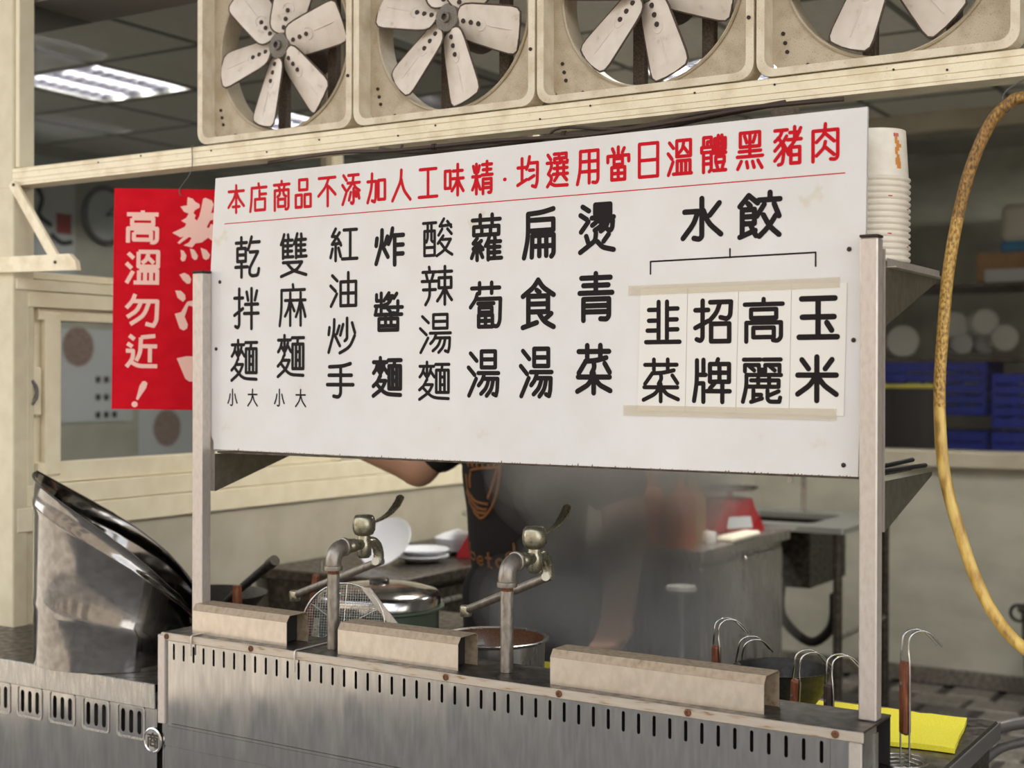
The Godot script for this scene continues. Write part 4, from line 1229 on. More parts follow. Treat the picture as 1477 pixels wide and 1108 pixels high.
func cables() -> void:
	var runs := [
		["brown cable sagging along the beam's underside", [Vector3(-0.05, 1.952, -0.23), Vector3(0.2, 1.944, -0.16), Vector3(0.37, 1.93, -0.13), Vector3(0.5, 1.926, -0.12), Vector3(0.66, 1.925, -0.12), Vector3(0.85, 1.917, -0.12), Vector3(1.05, 1.925, -0.12), Vector3(1.2, 1.937, -0.13), Vector3(1.34, 1.95, -0.2)], 0.0042],
		["thicker dark cable tied below the beam", [Vector3(0.3, 1.95, -0.2), Vector3(0.42, 1.926, -0.147), Vector3(0.6, 1.914, -0.137), Vector3(0.8, 1.926, -0.137), Vector3(0.95, 1.914, -0.137), Vector3(1.1, 1.93, -0.137), Vector3(1.25, 1.945, -0.15)], 0.005],
		["thin loose cable looping under the beam", [Vector3(0.36, 1.953, -0.2), Vector3(0.4, 1.93, -0.16), Vector3(0.56, 1.935, -0.16), Vector3(0.72, 1.922, -0.16), Vector3(0.78, 1.945, -0.16), Vector3(0.92, 1.93, -0.16), Vector3(1.1, 1.945, -0.16), Vector3(1.3, 1.953, -0.2)], 0.003],
	]
	for r in runs:
		var t := thing("cable", r[0], "cable", r[1][0], "cables under the beam")
		var st := new_st()
		tube(st, curve(r[1], 6), r[2], 8)
		part(t, "cord", st, M.cable)
		st = new_st()
		var p: Vector3 = r[1][3]
		tube(st, [p + Vector3(-0.004, 0, 0), p + Vector3(0.004, 0, 0)], r[2] * 1.6, 8)
		part(t, "cable_tie", st, M.bolt_dark)
	# hose
	var h := thing("rubber_hose", "yellow brown rubber hose hanging at the stall's right end", "hose", Vector3(1.54, 1.43, -0.1))
	var pts := []
	for p in [[1.86, 1.86], [1.76, 1.897], [1.67, 1.901], [1.647, 1.893], [1.62, 1.867], [1.592, 1.808], [1.57, 1.73], [1.552, 1.628], [1.543, 1.525], [1.538, 1.434], [1.541, 1.342], [1.55, 1.274], [1.572, 1.195], [1.6, 1.117], [1.633, 1.058], [1.673, 1.017], [1.74, 0.98], [1.84, 0.95], [1.95, 0.96]]:
		pts.append(Vector3(p[0], p[1], -0.1))
	var st2 := new_st()
	var run := curve(pts, 6)
	tube(st2, run.slice(56), 0.0098, 14)
	part(h, "tubing", st2, M.hose)
	st2 = new_st()
	tube(st2, run.slice(0, 38), 0.0098, 14)
	part(h, "soiled_length", st2, M.hose_soiled, "brown soiled upper length of hose")
	st2 = new_st()
	tube(st2, run.slice(37, 57), 0.0098, 14)
	part(h, "stained_length", st2, M.hose_stained, "stained middle length of hose")
	st2 = new_st()
	tube(st2, curve([Vector3(1.66, 1.958, -0.215), Vector3(1.645, 1.945, -0.19), Vector3(1.632, 1.92, -0.14), Vector3(1.634, 1.895, -0.11), Vector3(1.642, 1.879, -0.098), Vector3(1.652, 1.885, -0.088)], 5), 0.0014, 6)
	part(h, "hanging_wire", st2, M.grey_paint)

# ---------------------------------------------------------------- cooking station
var XC := Transform3D(Basis(Vector3.UP, -0.0168), Vector3(-0.076, 0, 0.078))   # the front box stands a little askew; x along it, z = 0 its front

func front_box() -> void:
	var t := thing("cooker_front", "long stainless front box of the cooking station with slotted panel", "cooker", Vector3(0.7, 0.2, 0.03))
	var st := new_st()
	for k in 50:
		var x := 0.035 + 0.0296 * k
		slot_cell(st, x - 0.0148, x + 0.0148, 0.826, 0.8815, Vector2(x, 0.8583), 0.0031, 0.0178, -0.0016, 0.0, XC)
	bx(st, Vector3(0.01, 0.8537, -0.0008), Vector3(0.0204, 0.0555, 0.0016), 0.0, XC)
	bx(st, Vector3(1.5255, 0.8537, -0.0008), Vector3(0.053, 0.0555, 0.0016), 0.0, XC)
	part(t, "slotted_strip", st, M.steel_panel)
	st = new_st()
	bx(st, Vector3(0.776, 0.74, -0.001), Vector3(1.552, 0.172, 0.002), 0.0, XC)
	bx(st, Vector3(0.776, 0.43, -0.003), Vector3(1.552, 0.446, 0.002), 0.0, XC)
	part(t, "front_panel", st, M.steel_panel)
	st = new_st()
	bx(st, Vector3(0.776, 0.7, 0.0), Vector3(1.52, 0.008, 0.003), 0.0014, XC)
	part(t, "fold_line", st, M.steel_panel)
	st = new_st()
	bx(st, Vector3(0.776, 0.8895, 0.0005), Vector3(1.556, 0.0165, 0.006), 0.0015, XC)
	part(t, "rim", st, M.steel_rust, "steel rim with rust stains")
	st = new_st()
	bx(st, Vector3(0.776, 0.896, -0.071), Vector3(1.552, 0.004, 0.142), 0.001, XC)
	part(t, "ledge", st, M.steel_dark)
	st = new_st()
	bx(st, Vector3(0.002, 0.797, 0.002), Vector3(0.021, 0.192, 0.009), 0.0015, XC)
	part(t, "corner_strip", st, M.steel_worn)
	st = new_st()
	bx(st, Vector3(1.5415, 0.69, 0.002), Vector3(0.021, 0.382, 0.006), 0.0015, XC)
	part(t, "corner_strip", st, M.steel_worn)
	st = new_st()
	bx(st, Vector3(1.551, 0.55, -0.034), Vector3(0.002, 0.69, 0.064), 0.0, XC)
	part(t, "side_panel", st, M.steel)
	st = new_st()
	bx(st, Vector3(0.001, 0.55, -0.07), Vector3(0.002, 0.69, 0.138), 0.0, XC)
	part(t, "side_panel", st, M.steel)
	st = new_st()
	bx(st, Vector3(1.5535, 0.8, -0.06), Vector3(0.003, 0.17, 0.014), 0.0, XC)
	part(t, "side_tab", st, M.steel)
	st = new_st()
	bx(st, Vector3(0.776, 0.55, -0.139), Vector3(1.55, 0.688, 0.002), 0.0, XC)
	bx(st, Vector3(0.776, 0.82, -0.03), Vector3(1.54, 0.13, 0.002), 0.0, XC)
	part(t, "inner_plate", st, M.near_black)
	for x in [0.017, 0.263, 0.757, 1.003, 1.254, 1.509]:
		st = new_st()
		lathe(st, [Vector2(0.0062, 0.0), Vector2(0.0064, 0.0015), Vector2(0.005, 0.0032), Vector2(0.003, 0.0036), Vector2(0.003, 0.0022), Vector2(0.0001, 0.0022)], XC * Vector3(x, 0.8905, 0.0034), 16, XC.basis * Basis(Vector3.RIGHT, PI / 2))
		part(t, "bolt", st, M.rust)
	# three bent sheet covers on the ledge
	var lab := ["bent steel cover at the left end of the ledge", "bent steel cover between the two taps", "longest bent steel cover at the right of the ledge"]
	var ext := [[0.066, 0.336], [0.472, 0.765], [0.968, 1.378]]
	for i in 3:
		var a: float = ext[i][0]
		var b: float = ext[i][1]
		var c := thing("sheet_cover", lab[i], "cover", XC * Vector3((a + b) * 0.5, 0.898, -0.055), "bent covers on the ledge")
		st = new_st()
		prism(st, [Vector2(0.024, 0.8982), Vector2(0.024, 0.947), Vector2(0.0254, 0.9466), Vector2(0.0254, 0.8982)], a, b, XC * Transform3D(BX, Vector3.ZERO))
		part(c, "front_sheet", st, M.steel_cover)
		st = new_st()
		prism(st, [Vector2(0.024, 0.9472), Vector2(0.033, 0.9605), Vector2(0.084, 0.9605), Vector2(0.09, 0.955), Vector2(0.09, 0.8982), Vector2(0.0886, 0.8982), Vector2(0.0886, 0.9544), Vector2(0.0834, 0.9591), Vector2(0.0337, 0.9591), Vector2(0.0254, 0.9468)], a, b, XC * Transform3D(BX, Vector3.ZERO))
		part(c, "top_fold", st, M.steel_fold, "brownish top fold, darker than the front")
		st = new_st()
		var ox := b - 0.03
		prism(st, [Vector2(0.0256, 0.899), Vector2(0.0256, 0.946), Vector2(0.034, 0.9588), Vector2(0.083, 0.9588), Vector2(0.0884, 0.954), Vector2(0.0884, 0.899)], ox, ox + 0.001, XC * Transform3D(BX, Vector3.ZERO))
		part(c, "inner_plate", st, M.near_black)
	# wire hooks over the rim
	var hooks := [[0.093, "small wire hook over the rim below the left cover"], [0.385, "longer wire hook over the rim left of the first tap"]]
	for e in hooks:
		var w := thing("wire_hook", e[1], "hook", XC * Vector3(e[0], 0.86, 0.006), "wire hooks on the rim")
		st = new_st()
		var pts := []
		for q in [Vector3(e[0] + 0.0, 0.9, -0.022 if e[0] < 0.2 else -0.13), Vector3(e[0], 0.9, -0.01), Vector3(e[0], 0.9005, 0.002), Vector3(e[0], 0.898, 0.0062), Vector3(e[0], 0.885, 0.0066), Vector3(e[0], 0.857, 0.0066)]:
			pts.append(XC * q)
		tube(st, pts, 0.0018, 8)
		part(w, "wire", st, M.steel_worn)

func tap(x: float, end: Vector3, label: String) -> void:
	var zf := 0.024
	var t := thing("water_tap", label, "tap", Vector3(x, 0.898, zf), "taps on the cooking station")
	var st := new_st()
	tube(st, [Vector3(x, 0.8985, zf), Vector3(x, 1.05, zf)], 0.0125, 20)
	part(t, "riser_pipe", st, M.galv)
	st = new_st()
	tube(st, [Vector3(x, 1.05, zf), Vector3(x, 1.0585, zf)], 0.0118, 18)
	part(t, "rusty_thread", st, M.rust)
	st = new_st()
	lathe(st, [Vector2(0.0125, 0.0), Vector2(0.0185, 0.0), Vector2(0.0192, 0.004), Vector2(0.0188, 0.009), Vector2(0.0165, 0.0105)], Vector3(x, 1.0575, zf), 22)
	tube(st, curve([Vector3(x, 1.066, zf), Vector3(x, 1.078, zf), Vector3(x, 1.092, zf - 0.006), Vector3(x, 1.1, zf - 0.018), Vector3(x, 1.1015, zf - 0.03)], 5), 0.0165, 20)
	lathe(st, [Vector2(0.0165, -0.0005), Vector2(0.019, 0.001), Vector2(0.0192, 0.008), Vector2(0.0175, 0.01), Vector2(0.012, 0.01)], Vector3(x, 1.1015, zf - 0.028), 22, Basis(Vector3.RIGHT, -PI / 2))
	part(t, "elbow", st, M.galv)
	st = new_st()
	tube(st, [Vector3(x, 1.1015, zf - 0.036), Vector3(x, 1.1015, zf - 0.048), Vector3(x, 1.1015, zf - 0.05), Vector3(x, 1.1015, zf - 0.066), Vector3(x, 1.1015, zf - 0.068), Vector3(x, 1.1015, zf - 0.09)], [0.0105, 0.0105, 0.0145, 0.0145, 0.0115, 0.0115], 18)
	lathe(st, [Vector2(0.0105, -0.028), Vector2(0.0155, -0.022), Vector2(0.0158, 0.006), Vector2(0.0128, 0.012), Vector2(0.0126, 0.03)], Vector3(x, 1.1, zf - 0.1), 20)
	tube(st, curve([Vector3(x, 1.102, zf - 0.1), Vector3(x, 1.103, zf - 0.125), Vector3(x, 1.094, zf - 0.142), Vector3(x, 1.076, zf - 0.15), Vector3(x, 1.058, zf - 0.15)], 4), [0.012, 0.012, 0.012, 0.0119, 0.0118, 0.0117, 0.0116, 0.0115, 0.0114, 0.0113, 0.0112, 0.0112, 0.0112, 0.0112, 0.0112, 0.0112, 0.0112], 16)
	part(t, "valve_body", st, M.brass)
	st = new_st()
	lathe(st, [Vector2(0.013, 0.0), Vector2(0.0195, 0.003), Vector2(0.0235, 0.012), Vector2(0.0242, 0.024), Vector2(0.0225, 0.036), Vector2(0.0185, 0.0425), Vector2(0.016, 0.0435), Vector2(0.0001, 0.0435)], Vector3(x, 1.1185, zf - 0.1), 26)
	part(t, "cap", st, M.brass)
	st = new_st()                               # paddle shaped lever
	var lv := curve([Vector3(x, 1.144, zf - 0.118), Vector3(x, 1.147, zf - 0.15), Vector3(x, 1.157, zf - 0.185), Vector3(x, 1.176, zf - 0.215), Vector3(x, 1.194, zf - 0.23)], 5)
	var wid := []
	for i in lv.size():
		var f := float(i) / (lv.size() - 1)
		wid.append(lerpf(0.0042, 0.0095, smoothstep(0.15, 0.8, f)) * (1.0 if f < 0.9 else sqrt(maxf(0.05, 1.0 - pow((f - 0.9) / 0.1, 2.0)))))
	for i in lv.size() - 1:
		var a: Vector3 = lv[i]
		var b: Vector3 = lv[i + 1]
		var n: Vector3 = (b - a).cross(Vector3.RIGHT).normalized() * 0.0022
		var xa := Vector3(wid[i], 0, 0)
		var xb := Vector3(wid[i + 1], 0, 0)
		var mid := (a + b) * 0.5
		quad_out(st, a - xa + n, a + xa + n, b + xb + n, b - xb + n, mid)
		quad_out(st, a - xa - n, a + xa - n, b + xb - n, b - xb - n, mid)
		quad_out(st, a - xa + n, a - xa - n, b - xb - n, b - xb + n, mid)
		quad_out(st, a + xa + n, a + xa - n, b + xb - n, b + xb + n, mid)
	part(t, "lever", st, M.brass)
	st = new_st()
	var s0 := Vector3(x, 1.058, zf - 0.15)
	tube(st, [s0 + (s0 - end).normalized() * 0.01, s0, end], 0.0088, 16)
	part(t, "spout", st, M.galv)
	st = new_st()
	tube(st, [s0 + Vector3(0.002, 0.004, 0.006), s0 + Vector3(0.008, 0.004, 0.022)], 0.0085, 14)
	part(t, "white_plug", st, M.plug_white)
	st = new_st()
	lathe(st, [Vector2(0.009, -0.012), Vector2(0.0115, -0.012), Vector2(0.0125, -0.008), Vector2(0.0125, 0.008), Vector2(0.011, 0.01), Vector2(0.0001, 0.011)], end, 18)
	part(t, "nozzle", st, M.brass)

func counters() -> void:
	var t := thing("cook_counter", "dark steel cooking counter behind the front box", "counter", Vector3(0.6, 0.0, -0.5))
	var st := new_st()
	box(st, Vector3(0.0, 0.77, -0.5), Vector3(1.545, 0.8, -0.07), 0.004)
	part(t, "counter_top", st, M.steel_dark)
	st = new_st()
	box(st, Vector3(0.02, 0.02, -0.49), Vector3(1.53, 0.77, -0.08))
	part(t, "body", st, M.steel_dark)
	st = new_st()
	box(st, Vector3(1.545, 0.765, -0.5), Vector3(1.549, 0.797, -0.06), 0.001)
	part(t, "edge_strip", st, M.grey_paint)
	# lower range at the left with vented front
	t = thing("wok_range", "low stainless wok range with vented front at the left edge", "stove", Vector3(-0.5, 0.0, -0.2))
	st = new_st()
	box(st, Vector3(-1.3, 0.764, -0.75), Vector3(-0.092, 0.784, 0.085), 0.002)
	part(t, "range_top", st, M.steel_dark)
	st = new_st()
	box(st, Vector3(-1.3, 0.729, 0.07), Vector3(-0.092, 0.7835, 0.0862), 0.0015)
	part(t, "front_edge", st, M.steel)
	st = new_st()
	var xs := []
	for k in 7:
		xs.append(-0.171 - 0.112 * k)
	for k in 7:
		var cx: float = xs[k]
		for m in 3:
			var sx := cx - 0.0255 + 0.0255 * m
			slot_cell(st, sx - 0.01275, sx + 0.01275, 0.655, 0.728, Vector2(sx, 0.692), 0.0064, 0.026, 0.0775, 0.079)
		bx(st, Vector3(cx + 0.056, 0.6915, 0.07825), Vector3(0.0355, 0.073, 0.0015))
	bx(st, Vector3(-0.1115, 0.6915, 0.078), Vector3(0.04, 0.073, 0.0012))
	bx(st, Vector3(-0.712, 0.33, 0.078), Vector3(1.24, 0.65, 0.0015))
	bx(st, Vector3(-1.12, 0.6915, 0.0775), Vector3(0.4, 0.073, 0.001))
	part(t, "front_sheet", st, M.steel_panel)
	for k in 7:
		var cx: float = xs[k]
		st = new_st()
		ring_plate(st, rounded_rect(Vector2(cx, 0.692), 0.044, 0.0375, 0.009, 3), rounded_rect(Vector2(cx, 0.692), 0.04, 0.0335, 0.007, 3), 0.0785, 0.0812)
		part(t, "vent_frame", st, M.steel)
	st = new_st()
	box(st, Vector3(-1.29, 0.03, -0.74), Vector3(-0.09, 0.763, 0.06))
	part(t, "body", st, M.near_black)
	var bc := Vector3(-0.36, 0.784, -0.12)
	st = new_st()
	lathe(st, [Vector2(0.2, 0.0005), Vector2(0.2, 0.008), Vector2(0.19, 0.012), Vector2(0.165, 0.006), Vector2(0.15, 0.001)], bc, 40)
	part(t, "burner_ring", st, M.steel_dark)
	st = new_st()
	lathe(st, [Vector2(0.165, 0.001), Vector2(0.165, 0.002), Vector2(0.0001, 0.002)], bc, 40)
	part(t, "burner_bowl", st, M.near_black)
	# round maker's badge
	st = new_st()
	var bp := Vector3(-0.101, 0.66, 0.0795)
	lathe(st, [Vector2(0.027, 0.0), Vector2(0.028, 0.003), Vector2(0.025, 0.005), Vector2(0.023, 0.003), Vector2(0.0001, 0.003)], bp, 32, Basis(Vector3.RIGHT, PI / 2))
	var bd := part(t, "badge", st, M.steel_bright)
	st = new_st()
	letter(st, "商", bp.x - 0.017, bp.x + 0.017, bp.y - 0.017, bp.y + 0.017, 0.0036, Transform3D(Basis(), Vector3(0, 0, bp.z + 0.0032)), 0.0006)
	part(bd, "emblem", st, M.steel_dark)
	# curved splash guard round the burner
	t = thing("splash_guard", "curved shiny sheet metal splash guard standing on the wok range", "guard", Vector3(-0.42, 0.785, -0.1))
	var R := 0.197
	var base := Vector3(-0.384, 0.785, -0.084)
	var tall := [0.2, 0.36, 0.51, 0.62, 0.74, 0.84, 0.93, 1.0, 1.0]
	var tall_at := [0.0, 0.08, 0.21, 0.33, 0.5, 0.67, 0.85, 1.0, 1.1]
	var top := func(a: float) -> float:         # high at the left, sweeping down to the right
		var u := 0.5 + 0.5 * cos(a - 3.72)
		for k in 8:
			if u <= tall_at[k + 1]:
				return 0.44 * lerpf(tall[k], tall[k + 1], (u - tall_at[k]) / (tall_at[k + 1] - tall_at[k])) - 0.05 * maxf(0.0, sin(3.72 - a))
		return 0.44
	var n := 56
	var a0 := 3.72 - 2.85
	var a1 := 3.72 + 2.85
	st = new_st()
	for side in 2:
		st.set_smooth_group(3 + side)
		for i in n:
			var u0 := lerpf(a0, a1, float(i) / n)
			var u1 := lerpf(a0, a1, float(i + 1) / n)
			var hs := []
			for u in [u0, u1]:
				var h: float = top.call(u)
				var l := [[0.0, 0.0], [0.13 * h / 0.43, 0.0], [0.145 * h / 0.43, 0.0024], [0.16 * h / 0.43, 0.0], [h - 0.075 * h / 0.43, 0.0], [h - 0.066 * h / 0.43, 0.0026], [h - 0.054 * h / 0.43, 0.0026], [h - 0.045 * h / 0.43, 0.0], [h - 0.004, 0.0], [h, 0.002]]
				hs.append(l)
			for j in hs[0].size() - 1:
				var q := []
				for e in [[0, j, u0], [1, j, u1], [1, j + 1, u1], [0, j + 1, u0]]:
					var hh: Array = hs[e[0]][e[1]]
					var rr: float = R + hh[1] + 0.0011 * (1 - 2 * side)
					q.append(base + Vector3(rr * cos(e[2]), hh[0], -rr * sin(e[2])))
				var mid: Vector3 = base + Vector3(0, hs[0][j][0], 0) if side == 0 else base + Vector3(2 * R * cos(u0), hs[0][j][0], -2 * R * sin(u0))
				quad_out(st, q[0], q[1], q[2], q[3], mid)
	part(t, "sheet", st, M.steel_guard)
	st = new_st()
	var edge := []
	for i in n + 1:
		var u := lerpf(a0, a1, float(i) / n)
		edge.append(base + Vector3(R * cos(u), top.call(u), -R * sin(u)))
	tube(st, edge, 0.002, 6)
	part(t, "rolled_edge", st, M.steel_dark)

func pots() -> void:
	var c := Vector3(0.602, 0.8005, -0.19)
	var t := thing("stock_pot", "open steel pot with brown residue inside, behind the right tap", "pot", c)
	var st := new_st()
	lathe(st, [Vector2(0.0001, 0.0), Vector2(0.1, 0.0), Vector2(0.106, 0.006), Vector2(0.108, 0.106), Vector2(0.117, 0.11), Vector2(0.118, 0.113), Vector2(0.115, 0.1145), Vector2(0.1065, 0.112)], c, 48)
	part(t, "body", st, M.steel)
	st = new_st()
	lathe(st, [Vector2(0.1063, 0.112), Vector2(0.1045, 0.055), Vector2(0.1, 0.05), Vector2(0.0001, 0.05)], c, 48)
	part(t, "crusted_inside", st, M.broth)
	t = thing("spoon_rest", "flat steel spoon handle standing in the open pot", "spoon", c + Vector3(0.03, 0.056, 0.08))
	st = new_st()
	prism(st, [Vector2(-0.009, 0.0), Vector2(0.009, 0.0), Vector2(0.0105, 0.06), Vector2(0.007, 0.069), Vector2(-0.007, 0.069), Vector2(-0.0105, 0.06)], -0.001, 0.001, Transform3D(Basis(Vector3.UP, 0.55) * Basis(Vector3.RIGHT, 0.05), c + Vector3(0.025, 0.056, 0.088)))
	part(t, "handle", st, M.steel)
	# lidded pot
	c = Vector3(0.2, 0.8005, -0.33)
	t = thing("lidded_pot", "greenish pot with a shiny domed lid behind the left tap", "pot", c)
	st = new_st()
	lathe(st, [Vector2(0.0001, 0.0), Vector2(0.13, 0.0), Vector2(0.137, 0.008), Vector2(0.138, 0.115), Vector2(0.15, 0.12), Vector2(0.15, 0.125), Vector2(0.136, 0.124)], c, 44)
	part(t, "body", st, M.green_pot)
	st = new_st()
	lathe(st, [Vector2(0.142, 0.126), Vector2(0.142, 0.148), Vector2(0.134, 0.158), Vector2(0.1, 0.168), Vector2(0.05, 0.176), Vector2(0.0001, 0.178)], c, 44)
	part(t, "lid", st, M.steel_bright)
	st = new_st()
	lathe(st, [Vector2(0.022, 0.176), Vector2(0.024, 0.182), Vector2(0.02, 0.187), Vector2(0.0001, 0.188)], c, 20)
	part(t, "knob", st, M.steel_dark)
	# round wire skimmer leaning behind the left tap
	var sc := Vector3(0.275, 0.915, -0.105)
	t = thing("wire_skimmer", "round wire mesh skimmer leaning behind the left tap", "skimmer", Vector3(0.285, 0.82, -0.085))
	var xf := Transform3D(Basis(Vector3.UP, 0.35) * Basis(Vector3.RIGHT, -0.2), sc)
	var ring := []
	for k in 49:
		ring.append(xf * Vector3(0.093 * cos(TAU * k / 48), 0.093 * sin(TAU * k / 48), 0))
	st = new_st()
	tube(st, ring, 0.0024, 8, false)
	part(t, "hoop", st, M.steel_bright)
	st = new_st()
	for k in 33:
		var d := -0.0896 + 0.0056 * k
		var w := sqrt(0.093 * 0.093 - d * d)
		tube(st, [xf * Vector3(d, -w, -0.004), xf * Vector3(d, w, -0.004)], 0.00055, 4, false)
		tube(st, [xf * Vector3(-w, d, -0.005), xf * Vector3(w, d, -0.005)], 0.00055, 4, false)
	var mesh := part(t, "wire_mesh", st, M.steel)
	mesh.set_meta("kind", "stuff")
	st = new_st()
	for k in 3:
		var a := 0.5 + PI / 3 * k
		tube(st, [xf * Vector3(0.093 * cos(a), 0.093 * sin(a), -0.002), xf * Vector3(-0.093 * cos(a), -0.093 * sin(a), -0.002)], 0.0012, 5, false)
	part(t, "spoke", st, M.steel_bright)
	st = new_st()
	prism(st, [Vector2(0.035, 0.085), Vector2(0.055, 0.085), Vector2(0.165, -0.035), Vector2(0.15, -0.045)], -0.002, 0.002, xf)
	part(t, "handle", st, M.steel)
	# towels
	towel("folded yellow cloth on the counter right of the right post", [Vector3(1.2, 0.806, -0.44), Vector3(1.5, 0.806, -0.445), Vector3(1.535, 0.806, -0.215), Vector3(1.24, 0.806, -0.19)])
	towel("scrap of yellow cloth on the counter behind the right tap", [Vector3(0.52, 0.806, -0.47), Vector3(0.68, 0.806, -0.48), Vector3(0.69, 0.806, -0.34), Vector3(0.54, 0.806, -0.33)])
	# dark iron bowl behind the long cover
	c = Vector3(1.19, 0.807, -0.3)
	t = thing("iron_bowl", "dark iron bowl among the noodle strainers", "bowl", c)
	st = new_st()
	lathe(st, [Vector2(0.0001, 0.0), Vector2(0.035, 0.0), Vector2(0.06, 0.02), Vector2(0.08, 0.05), Vector2(0.092, 0.09), Vector2(0.095, 0.09), Vector2(0.09, 0.09), Vector2(0.076, 0.052), Vector2(0.056, 0.024), Vector2(0.0001, 0.006)], c, 36)
	part(t, "bowl_wall", st, M.iron)
	# noodle strainers: wooden grips with wire hooks
	strainer(Vector3(1.075, 0.808, -0.25), 0.985, 0.0, false, M.wood, "noodle strainer with thin wire hook deep in the steam")
	strainer(Vector3(1.115, 0.808, -0.24), 0.963, 0.35, false, M.wood_dark, "noodle strainer with narrow bent wire loop in the steam")
	strainer(Vector3(1.268, 0.808, -0.15), 0.963, 0.15, true, M.wood, "noodle strainer with brown grip at the long cover's end")
	strainer(Vector3(1.337, 0.808, -0.14), 0.962, 0.0, true, M.wood_dark, "noodle strainer with black grip beside the right post")
	strainer(Vector3(1.497, 0.808, -0.05), 1.035, 0.0, true, M.wood, "tall noodle strainer with brown grip right of the right post")
	var cc := Vector3(1.49, 0.8, -0.05)
	t = thing("coil_basket", "round wire strainer basket at the counter's right front", "basket", cc)
	for k in 5:
		st = new_st()
		var rp := []
		for i in 33:
			rp.append(cc + Vector3((0.016 + 0.007 * k) * cos(TAU * i / 32), 0.003 + 0.0045 * k, (0.016 + 0.007 * k) * sin(TAU * i / 32)))
		tube(st, rp, 0.0016, 6, false)
		part(t, "wire_ring", st, M.steel_bright)
	# wok and ladle on the range behind the left post
	c = Vector3(-0.5, 0.84, -0.5)
	t = thing("iron_wok", "black iron wok with long handle behind the left post", "wok", c - Vector3(0, 0.055, 0))
	st = new_st()
	lathe(st, [Vector2(0.0001, -0.055), Vector2(0.06, -0.05), Vector2(0.11, -0.02), Vector2(0.15, 0.03), Vector2(0.153, 0.032), Vector2(0.148, 0.031), Vector2(0.106, -0.015), Vector2(0.056, -0.044), Vector2(0.0001, -0.05)], c, 40)
	part(t, "pan", st, M.iron)
	st = new_st()
	tube(st, [c + Vector3(0.1, 0.015, 0.06), c + Vector3(0.2, 0.07, 0.1), c + Vector3(0.34, 0.15, 0.14)], [0.008, 0.01, 0.012], 12)
	part(t, "handle", st, M.iron)
	st = new_st()
	tube(st, [c + Vector3(0.335, 0.147, 0.139), c + Vector3(0.36, 0.161, 0.146)], 0.014, 12)
	part(t, "handle_socket", st, M.steel_dark)
	t = thing("wooden_paddle", "brown wooden paddle handle leaning behind the left cover", "paddle", Vector3(-0.02, 0.8, -0.35))
	st = new_st()
	bx(st, Vector3.ZERO, Vector3(0.016, 0.17, 0.012), 0.003, Transform3D(Basis(Vector3.UP, 0.4) * Basis(Vector3.BACK, -0.14), Vector3(-0.02, 0.892, -0.35)))
	part(t, "grip", st, M.wood)
	st = new_st()
	tube(st, curve([Vector3(-0.004, 0.97, -0.35), Vector3(0.006, 1.0, -0.35), Vector3(0.012, 1.01, -0.35), Vector3(0.012, 0.985, -0.35)], 4), 0.0012, 6)
	part(t, "wire_loop", st, M.steel)
	t = thing("handle_post", "dark brown wooden handle standing left of the left post", "handle", Vector3(-0.2, 0.784, -0.3))
	st = new_st()
	tube(st, [Vector3(-0.21, 0.785, -0.3), Vector3(-0.212, 0.84, -0.3), Vector3(-0.214, 0.94, -0.3)], [0.016, 0.014, 0.011], 12)
	part(t, "grip", st, M.wood)

func towel(label: String, q: Array) -> void:
	var t := thing("yellow_cloth", label, "cloth", (q[0] + q[2]) * 0.5 - Vector3(0, 0.005, 0), "yellow cloths on the counter")
	var st := new_st()
	st.set_smooth_group(1)
	var n := 14
	var ns := FastNoiseLite.new()
	ns.seed = 4
	ns.frequency = 9.0
	var at := func(i: int, j: int, low: bool) -> Vector3:
		var u := float(i) / n
		var v := float(j) / n
		var p: Vector3 = (q[0] as Vector3).lerp(q[1], u).lerp((q[3] as Vector3).lerp(q[2], u), v)
		var w := ns.get_noise_2d(p.x, p.z)
		p += Vector3(0.004 * ns.get_noise_2d(p.z, 3.0), 0, 0.005 * ns.get_noise_2d(p.x, 8.0))
		p.y += 0.004 + 0.0035 * w - (0.0085 + 0.0035 * w if low else 0.0)
		return p
	for i in n:
		for j in n:
			for low in [false, true]:
				var a: Vector3 = at.call(i, j, low)
				var b: Vector3 = at.call(i + 1, j, low)
				var c: Vector3 = at.call(i + 1, j + 1, low)
				var d: Vector3 = at.call(i, j + 1, low)
				quad_out(st, a, b, c, d, a + (Vector3(0, 1, 0) if low else Vector3(0, -1, 0)))
	st.set_smooth_group(-1)
	for k in n:
		for e in [[k, 0, k + 1, 0], [k, n, k + 1, n], [0, k, 0, k + 1], [n, k, n, k + 1]]:
			quad_out(st, at.call(e[0], e[1], false), at.call(e[2], e[3], false), at.call(e[2], e[3], true), at.call(e[0], e[1], true), (q[0] + q[2]) * 0.5)
	part(t, "cloth_sheet", st, M.towel)

